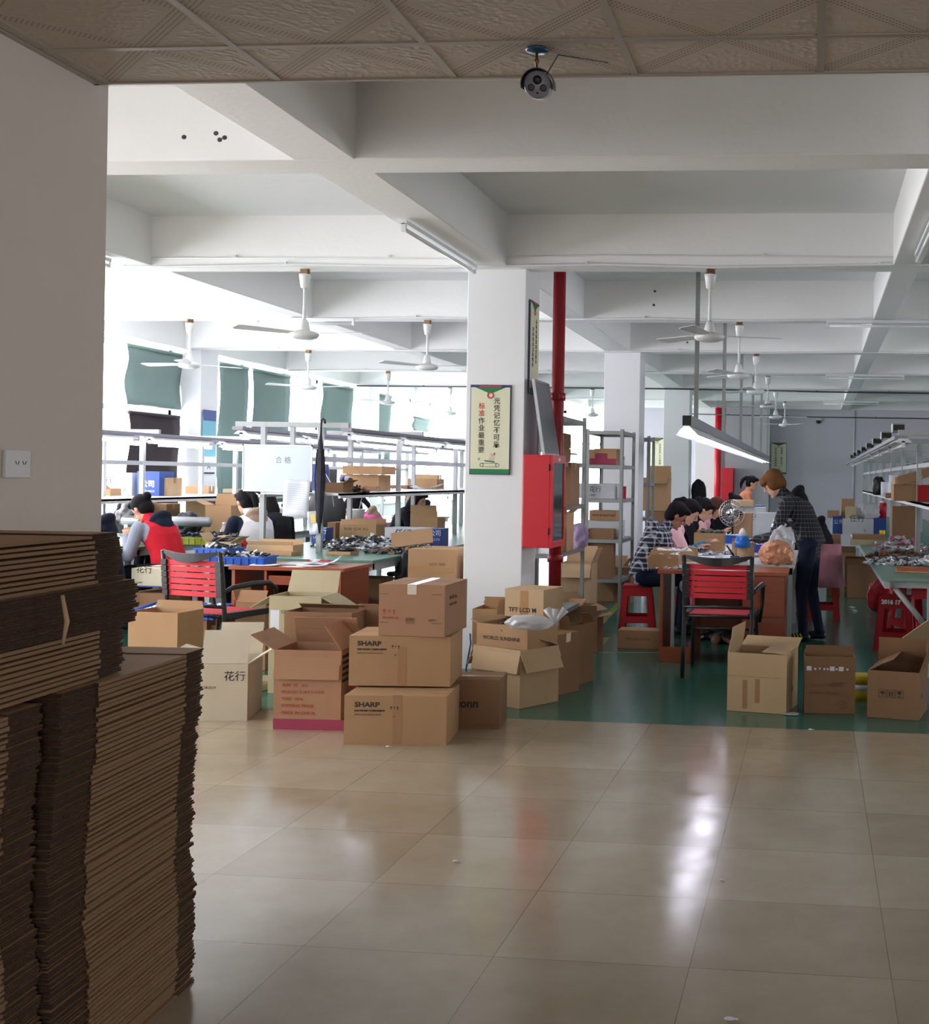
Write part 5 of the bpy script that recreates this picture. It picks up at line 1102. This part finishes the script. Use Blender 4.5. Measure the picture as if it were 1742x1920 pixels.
MB(BLKP).tube([(.028,0,-.02),(.024,0,.01),(.008,0,.022),(-.006,0,.01),(-.008,0,-.03),(-.008,0,-.15)],.009).build('handle', t)
L_ = (P(604,785,10.42)-P(604,995,10.42)).z; q = MB(cloth('umbrella_cloth', srgb(62,62,70), .4),GRYS)
q.tube([(-.008,0,-.12),(-.012,0,-.2),(-.01,0,-.35),(-.008,0,-.6),(-.01,0,-.85),(-.008,0,-L_)],[.01,.022,.034,.040,.028,.006],n=9)
for k in range(5): a = k*1.3; q.tube([(-.01+.03*math.cos(a),.03*math.sin(a),-.25),(-.01+.048*math.cos(a),.048*math.sin(a),-.5),(-.01+.02*math.cos(a),.02*math.sin(a),-.9)],.006,GRYS if k == 2 else None,n=6)
q.build('folded_canopy', t)
t = thing('office_chair', 'high dark mesh chair back behind the hanging umbrella', 'chair', (P(612,960,13.7).x,13.7,0)); M = Matrix.Translation((0,0,.78))
MB(BLKP).ell((0,0,.22),(.24,.05,.32),M=M).build('backrest', t); MB(BLKP).ell((0,.22,.46),(.23,.23,.05)).build('seat', t); MB(BLACK).tube([(0,.2,.04),(0,.2,.44)],.03).build('gas_lift', t); q = MB(BLKP)
for k in range(5): a = k*1.257; q.tube([(0,.2,.08),(.28*math.cos(a),.2+.28*math.sin(a),.04)],.02)
q.build('star_base', t); MB(BLACK).tube([(0,.05,.5),(0,.03,.9)],.02).build('back_support', t)
cond('thin white cable drooping from the rack shelf to the bench', [P(606,880,11.2),P(620,905,11.2),P(626,950,11.2)], .004, LAMW, False, 'hanging_cable', 'cable'); cond('white cable hanging in a loop beside the white tub', [P(682,915,11.9),P(676,945,11.9),P(672,960,11.9)], .004, LAMW, False, 'hanging_cable', 'cable')
pile('under_bench_clutter', 'dark bundles stored under the middle left bench', 'clutter', (-4.0,10.6,0), .5, .6, .35, 90, [BLKP,KR3,DGREY], .09)
pz(648,668,1120,0,9.9,m=KR3,d=.3)('dark carton on the floor under the middle bench behind the desk'); pz(672,735,1085,0,10.2,m=KR3,d=.3)('brown carton on the floor under the middle bench')
bag('black_cloth_bundle', 'black jacket slung under the bench end by the old carton', 'cloth', (P(752,1080,10.2).x,10.35,.35), (.09,.12,.22), BLKP, amp=.4, seed=14)
# ================= shelving contents =================
def shv(label, uL, uR, vT, z0, Y, **k): return pz(uL, uR, vT, z0, Y, **k)(label)
shv('upper of two cartons on the top shelf of the shelving behind the red pipe', 1047, 1072, 812, 1.592+.12, 10.35, d=.3, m=KR3, tape=None); pbox('lower of two cartons on the top shelf behind the red pipe', 1047, 1072, 0, 0, d=.3, z0=1.592, Y=10.35, h=.118, m=KR3, tape=None)
shv('tall brown carton with a torn hole on the shelf behind the red cabinet', 1048, 1086, 868, 1.212, 10.5, d=.4, m=KR3); shv('tilted open carton on the lower shelf behind the cabinet', 1052, 1080, 962, .812, 10.4, d=.3, m=KR, flaps={'R':50,'F':20})
shv('pale carton on the lower shelf beside the purple cloth', 1049, 1066, 990, .812, 10.25, d=.12, m=KR2)
bag('purple_cloth', 'crumpled lilac cloth hanging off the lower shelf', 'cloth', (-2.16,11.1,.812), (.075,.06,.12), mat('lilac_cloth', srgb(160,140,172), .85), amp=.42, seed=5)
t = shv('carton printed red at the bottom on the upper shelf by the aisle', 1113, 1171, 843, 1.602, 13.5, d=.45, m=KR, flaps={'B':0}, fl=.02, side=[('red_print','F',0,.34,0,.07,MAG),('red_print','F',.1,.24,.07,.13,MAG)])
shv('small clear pot on the upper shelf right of the red printed carton', 1176, 1184, 856, 1.602, 13.9, d=.08, m=POLY, tape=None)
shv('white carton with handwriting on the middle shelf by the aisle', 1096, 1168, 907, 1.222, 13.5, d=.5, m=WBX, tape=None, prints=[('F','花行',.14,.08,.07,INKBL),('F','LAMPS',.14,.03,.025,INKB)]); shv('small red and pink figure-shaped packet on the middle shelf', 1177, 1188, 912, 1.222, 13.6, d=.08, m=REDP, tape=None)
shv('shallow brown tray carton with black print on the lower shelf by the aisle', 1121, 1172, 958, P(1143,977,13.6).z+.004, 13.6, d=.3, m=KR, tape=None, prints=[('F','FRUIT & VEGETABLE',.03,.05,.03,INKBL)]); shv('white handwritten carton under the shallow brown one', 1106, 1180, 977, .772, 13.6, d=.35, m=WBX, tape=None, prints=[('F','任行',.14,.05,.07,INKBL)])
shv('brown open carton on the lowest shelf by the aisle', 1119, 1168, 992, .772, 13.42, d=.16, m=KR3, tape=None); shv('dark brown carton on the bottom shelf by the aisle', 1116, 1168, 1020, .332, 13.45, d=.4, m=KR3, rz=6, flaps={'F':-30,'R':30})
# cartons on the floor left of the aisle
pbox('big open carton with a loose flap at the foot of the shelving', 1047, 1108, 1150, 1056, d=.35, Y=12.2, m=KR2, flaps={'F':150,'R':20,'B':10}, fl=.16); pbox('wide brown carton with folded lids standing in the aisle by the shelving', 1110, 1168, 1128, 1062, d=.35, m=KR, flaps={'F':-60,'B':20,'R':30}, fl=.12); pbox('upright carton behind the wide folded one by the aisle', 1150, 1182, 1126, 1068, d=.3, Y=14.0, m=KR3, h=.42)
pbox('carton on the floor behind the lettered carton near the shelving', 1090, 1120, 1190, 1140, d=.3, Y=10.0, h=.30, m=KR3, flaps={'R':80,'F':15}, fl=.1)
pbox('long flat brown carton under the stool of the man in the checked shirt', 1157, 1236, 1216, 1182, d=.22, m=KR, tape=None, prints=[('F','SPECIFICATION',.07,.07,.03,INKB)])
# ================= right work table =================
ZT = .752
shv('shallow open carton at the near left corner of the work table', 1232, 1290, 1049, ZT-.015, 9.75, d=.22, m=KR, flaps={'L':70,'F':-4}, fl=.04, fill=(FOIL,1.0)); shv('long shallow brown carton in front of the checked shirt man', 1237, 1322, 1033, ZT, 10.45, d=.22, m=KR, flaps={'B':5}, fl=.02, fill=(mat('white_plastic', srgb(220,224,228), .4),.8))
pile('foil_pouches', 'spread of silver foil pouches before the pink jacket on the work table', 'parts', (P(1310,1022,11.6).x,11.7,ZT), .35, .5, .05, 200, [FOIL,PAPER], .03); pile('foil_pouches', 'crumpled silver wrappers at the front left of the wooden desk', 'parts', (P(1275,1060,9.8).x,9.82,.738), .22, .12, .035, 110, [FOIL,PAPER], .022)
shv('brown carton with dark parts in the middle of the work table', 1318, 1374, 1000, ZT, 12.8, d=.3, m=KR, flaps={'B':0}, fl=.02, fill=(mat('olive_parts', srgb(70,76,60), .6),1.0)); shv('small open carton left of the blue bottle lamp', 1330, 1374, 1022, ZT, 11.5, d=.2, m=KR, flaps={'B':0}, fl=.02)
shv('carton of parts right of the blue bottle lamp', 1396, 1432, 1018, ZT, 11.2, d=.22, m=KR, rz=12, flaps={'B':10}, fl=.03); tray('parts_tray', 'small blue tray with white label in the middle of the work table', (P(1362,1000,13.6).x,13.6,ZT), .30, .2, .09, BLUEP, fillm=[PAPER]); tray('parts_tray', 'purple-blue tray beside the standing man', (P(1425,1010,12.0).x,12.0,ZT), .2, .2, .08, mat('violet_plastic', srgb(84,88,196), .4), fillm=[PAPER,DGREY])
t = thing('desk_lamp_cone', 'blue and white cone shaped plastic bottle on a cardboard tube', 'bottle', (P(1392,1020,10.6).x,10.6,ZT)); MB(KR2).lathe([(.001,0),(.045,0),(.045,.14),(.001,.14)]).build('cardboard_tube', t); MB(mat('bright_blue_plastic', srgb(22,108,200), .3)).lathe([(.001,.12),(.072,.12),(.068,.17),(.052,.22),(.001,.22)]).build('blue_body', t); MB(LAMW).lathe([(.001,.22),(.042,.22),(.028,.26),(.012,.285),(.001,.29)]).build('white_cap', t)
q = thing('glue_bottle', 'dark blue brush bottle in front of the blue cone', 'bottle', (P(1378,1040,10.35).x,10.35,ZT)); MB(NVY).lathe([(.001,0),(.04,0),(.04,.06),(.001,.065)]).build('jar', q); MB(BLKP).tube([(0,0,.05),(-.07,-.02,.15)],.008).build('brush_handle', q)
q = thing('plastic_cup', 'clear plastic cup on the papers of the work table', 'cup', (P(1348,1040,10.4).x,10.4,ZT)); MB(POLY).lathe([(.025,0),(.036,.05),(.034,.05),(.023,.004),(.001,.004)]).build('cup_wall', q)
paper('large white papers under the cup on the work table', 1345, 1046, ZT, .34, .3, 5); paper('printed white paper near the plastic bag', 1420, 1042, ZT, .3, .22, -8); paper('white form sheets on the right end of the desk', 1442, 1057, .737, .22, .24, 3); paper('white paper in front of the strap chair on the desk', 1330, 1066, .737, .4, .1, 0)
bag('bag_of_copper_parts', 'clear bag full of copper coloured parts at the table end by the standing man', 'bag', P(1455,1062,10.35)+Vector((0,.02,.0)), (.14,.11,.12), mat('copper_parts', srgb(214,146,112), .35, metal=.3, var=.6, scale=30, bump=1, bscale=60), amp=.35, seed=31)
bag('clear_plastic_bag', 'crumpled clear plastic bag held above the copper parts', 'bag', (P(1465,1030,10.7).x,10.62,.79), (.11,.1,.14), POLY, amp=.45, seed=32)
# chrome fan
t = thing('table_fan', 'chrome cage table fan standing among the workers', 'fan', (P(1373,960,14.2).x,14.2,ZT), R(-12)); zc = P(1373,962,14.2).z-ZT; q = MB(CHROME); r_ = .155
for k in range(28): a = 2*math.pi*k/28; q.tube([(.04*math.cos(a),-.09,zc+.04*math.sin(a)),(r_*.7*math.cos(a),-.075,zc+r_*.7*math.sin(a)),(r_*math.cos(a),-.02,zc+r_*math.sin(a)),(r_*.6*math.cos(a),.05,zc+r_*.6*math.sin(a))],.0022,n=5)
for rr_ in (r_,r_*.7): q.tube([(rr_*math.cos(2*math.pi*k/24),-.02-(.055 if rr_ < r_ else 0),zc+rr_*math.sin(2*math.pi*k/24)) for k in range(25)],.004,n=6,cap=False)
q.build('wire_cage', t); q = MB(BLKP)
for k in range(3): a = 2.09*k; q.ell((.07*math.cos(a),-.02,zc+.07*math.sin(a)),(.062,.008,.04),rot=(0,-a,0),n=10)
q.build('fan_blades', t); MB(CHROME).ell((0,-.09,zc),(.05,.02,.05)).ell((0,.07,zc),(.05,.06,.05)).build('motor_housing', t); MB(BLKP).tube([(0,.05,0),(0,.05,zc)],.018).lathe([(.001,0),(.11,0),(.10,.02),(.001,.025)]).build('stand', t)
pz(1386,1428,938,ZT+.38,14.9,m=KR2,tape=None)('pale carton topmost of the heap at the far end of the work table'); pbox('white carton under the pale one at the far end of the table', 1390, 1452, 0, 0, d=.3, z0=ZT, Y=14.95, h=.375, m=WBX, tape=None, prints=[('F','任行',.18,.22,.09,INKBL)])
pz(1392,1426,962,ZT,14.2,m=KR,d=.25)('brown carton in front of the handwritten white carton'); pz(1434,1476,962,ZT,12.6,m=WBX,d=.25,tape=None,side=[('blue_edge','F',0,.23,.02,.04,BLB)])('plain white carton beside the standing man'); pz(1425,1448,948,ZT,15.4,m=BLB,tape=None)('dark blue carton behind the handwritten one')
shv('large crumpled brown carton on the floor rack behind the workers', 1220, 1268, 896, 1.0, 17.0, d=.4, m=KR, flaps={'F':120,'B':0}, fill=(BLKP,.9)); carton('tall carton carrying the crumpled brown carton', .5, .4, .995, (P(1244,900,17.0).x,17.2,0), m=KR3)
# ================= right bench =================
pz(1597,1654,973,ZT,16.4,d=.35,m=WBX,tape=None,prints=[('F','任行',.09,.18,.10,INKBL),('F','o',.28,.04,.06,INKB)])('long white handwritten carton on the right bench'); pz(1578,1596,968,ZT,16.45,d=.3,m=BLB,tape=None,rz=4,prints=[('F','公司',.01,.14,.07,INKW)])('blue printed carton end left of the long white carton'); pz(1655,1678,972,ZT,16.4,d=.3,m=BLB,tape=None)('dark blue carton end right of the long white carton')
zc = P(1600,973,16.4).z+.003
pz(1568,1590,958,zc,16.5,d=.3,m=KR,tape=None)('small brown carton stacked on the blue carton end'); pz(1594,1618,936,zc,16.6,d=.25,m=KR,tape=None)('upright brown carton on top of the white carton'); pz(1602,1622,950,zc,16.4,d=.15,m=CREAM,tape=None)('cream block on top of the white carton')
bag('clear_plastic_bag', 'clear bag of white parts on top of the long white carton', 'bag', (P(1628,950,16.5).x,16.55,zc), (.16,.1,.12), POLY, seed=41)
q = thing('thermos_flask', 'tall red cylinder standing on the right bench cartons', 'flask', (P(1656,960,16.5).x,16.6,zc)); MB(RED).lathe([(.001,0),(.05,0),(.05,.21),(.045,.215),(.001,.215)]).build('flask_body', q); MB(LAMW).lathe([(.001,.215),(.045,.215),(.045,.24),(.001,.24)]).build('lid', q)
pz(1616,1676,1003,ZT,14.5,d=.25,m=KR3,tape=None)('low brown carton on the right bench before the white carton'); pz(1612,1680,1014,ZT,13.7,d=.2,m=CREAM,flaps={'F':2},fl=.01)('shallow cream carton lid on the right bench')
t = thing('tape_roll', 'small yellow cube on the low carton of the right bench', 'tape', (P(1655,1005,14.55).x,14.6,P(1646,1003,14.5).z+.002)); MB(mat('yellow_label', srgb(222,196,60), .5)).lathe([(.015,0),(.035,0),(.035,.05),(.015,.05)]).build('roll', t)
pile('foil_pouches', 'rows of silver foil parts on the near right bench', 'parts', (P(1675,1040,10.7).x+.05,10.75,ZT), .3, .22, .07, 220, [FOIL,DGREY,FOIL], .03); pile('mixed_parts', 'reddish brown parts and rags behind the silver rows on the right bench', 'parts', (P(1690,1020,11.6).x,11.6,ZT), .33, .25, .07, 140, [mat('dull_red_rag', srgb(140,84,78), .8),KR3,DGREY], .04)
t = thing('copper_strip_pack', 'flat orange-brown pack of strips at the right photo edge', 'parts', (P(1716,1068,9.75).x+.02,9.8,ZT), R(-5)); MB(mat('copper_pack', srgb(178,96,60), .5, var=.3, scale=30)).box((-.16,-.06,.012),(.22,.08,.04)).build('strip_pack', t); MB(KR2).box((-.17,-.07,0),(.22,.09,.011)).build('card_base', t)
bag('silver_scrap_bag', 'bag of silver scrap on the right bench at the photo edge', 'bag', (P(1740,1045,10.5).x+.05,10.5,ZT), (.1,.1,.06), FOIL, amp=.5, seed=44)
for i, (u, v) in enumerate(((1702,1022),(1712,1019),(1722,1017))):
    q = thing('glue_stick', 'short white stick upright on the right bench, %s from the left' % ords[i], 'stick', G(u,v,ZT), 0, 'white sticks on the right bench'); MB(LAMW).lathe([(.001,0),(.012,0),(.012,.06),(.004,.09),(.001,.09)]).build('stick_body', q)
ZR = 1.282
shv('long brown carton slanting on the right rack shelf at the photo edge', 1692, 1742, 908, ZR, 11.9, d=.4, m=KR, tape=None); zc = P(1717,908,11.9).z
t = carton('top brown carton tilted up to the right on the right rack', .5, .4, .085, (P(1722,900,11.9).x+.06,12.05,zc+.06), rot=(0,R(-17),0), m=KR, tape=None); pbox('second brown carton under the tilted one on the right rack', 1694, 1742, 0, 0, d=.38, z0=zc+.003, Y=11.88, h=.055, m=KR2, tape=None)
t = thing('red_gift_bag', 'red paper bag with pale string on the right rack shelf', 'bag', (P(1735,920,11.5).x,11.62,ZR)); MB(REDP).box((-.06,-.04,0),(.07,.05,.16)).build('bag_body', t); MB(KR2).tube([(-.04,-.045,.15),(-.06,-.045,.2),(-.02,-.045,.24)],.004).build('string', t)
shv('small open carton on the right rack behind the leaning cartons', 1677, 1694, 925, ZR, 13.6, d=.2, m=KR3, tape=None); q = thing('white_roll', 'bright white upright roll on the right rack shelf', 'roll', (P(1676,915,14.0).x,14.1,ZR)); MB(PAPER).lathe([(.015,0),(.05,0),(.05,.26),(.015,.26)]).build('roll_body', q); q = thing('white_roll', 'second shorter white roll on the right rack shelf', 'roll', (P(1662,915,14.8).x,14.9,ZR)); MB(PAPER).lathe([(.015,0),(.06,0),(.06,.18),(.015,.18)]).build('roll_body', q)
bag('black_cloth_bundle', 'round black bundle between the far posts of the right rack', 'cloth', (P(1648,905,16.6).x,16.6,ZR), (.09,.08,.14), BLKP, seed=47)
pz(1690,1742,950,ZT,13.6,d=.3,m=KR3)('dark carton under the shelf of the right rack at the photo edge'); pile('mixed_parts', 'translucent bags and small parts under the right rack shelf', 'parts', (P(1690,1000,13.0).x,13.0,ZT), .3, .3, .14, 120, [POLY,FOIL,PNKD], .05)
# under the right bench and aisle end
pbox('brown carton under the right bench beyond the stool', 1584, 1632, 1118, 1062, d=.4, m=KR3, flaps={'F':20,'R':-20,'B':10}, fl=.1); pbox('brown carton further along under the right bench', 1590, 1650, 1090, 1030, d=.4, Y=15.4, h=.4, m=KR3); pbox('tall brown carton in the aisle behind the pink apron', 1550, 1575, 1100, 985, d=.3, Y=15.6, h=.78, m=KR3); pbox('open carton on the aisle floor at the far end', 1574, 1604, 1068, 1010, d=.4, Y=17.4, h=.45, m=KR, flaps={'F':30,'L':40})
bag('red_plastic_bag', 'large red plastic bag on the floor under the right bench', 'bag', G(1652,1148)+Vector((.03,.12,0)), (.17,.15,.20), REDP, amp=.3, seed=51)
pbox('pale carton leaning under the work table right end', 1455, 1474, 1190, 1110, d=.3, Y=10.7, h=.3, m=KR2, rz=10); pile('under_table_clutter', 'dark heap of oddments under the work table', 'clutter', (-.72,11.2,0), .35, .4, .3, 70, [BLKP,DGREY,KR3], .08)
pz(1354,1370,975,ZT,15.9,m=KR3)('brown carton behind the black hooded coat'); pbox('grey metal box on the lower shelf of the wooden desk', 1255, 1283, 1205, 1190, d=.2, Y=9.75, h=.08, m=WBX, tape=None, z0=.0)
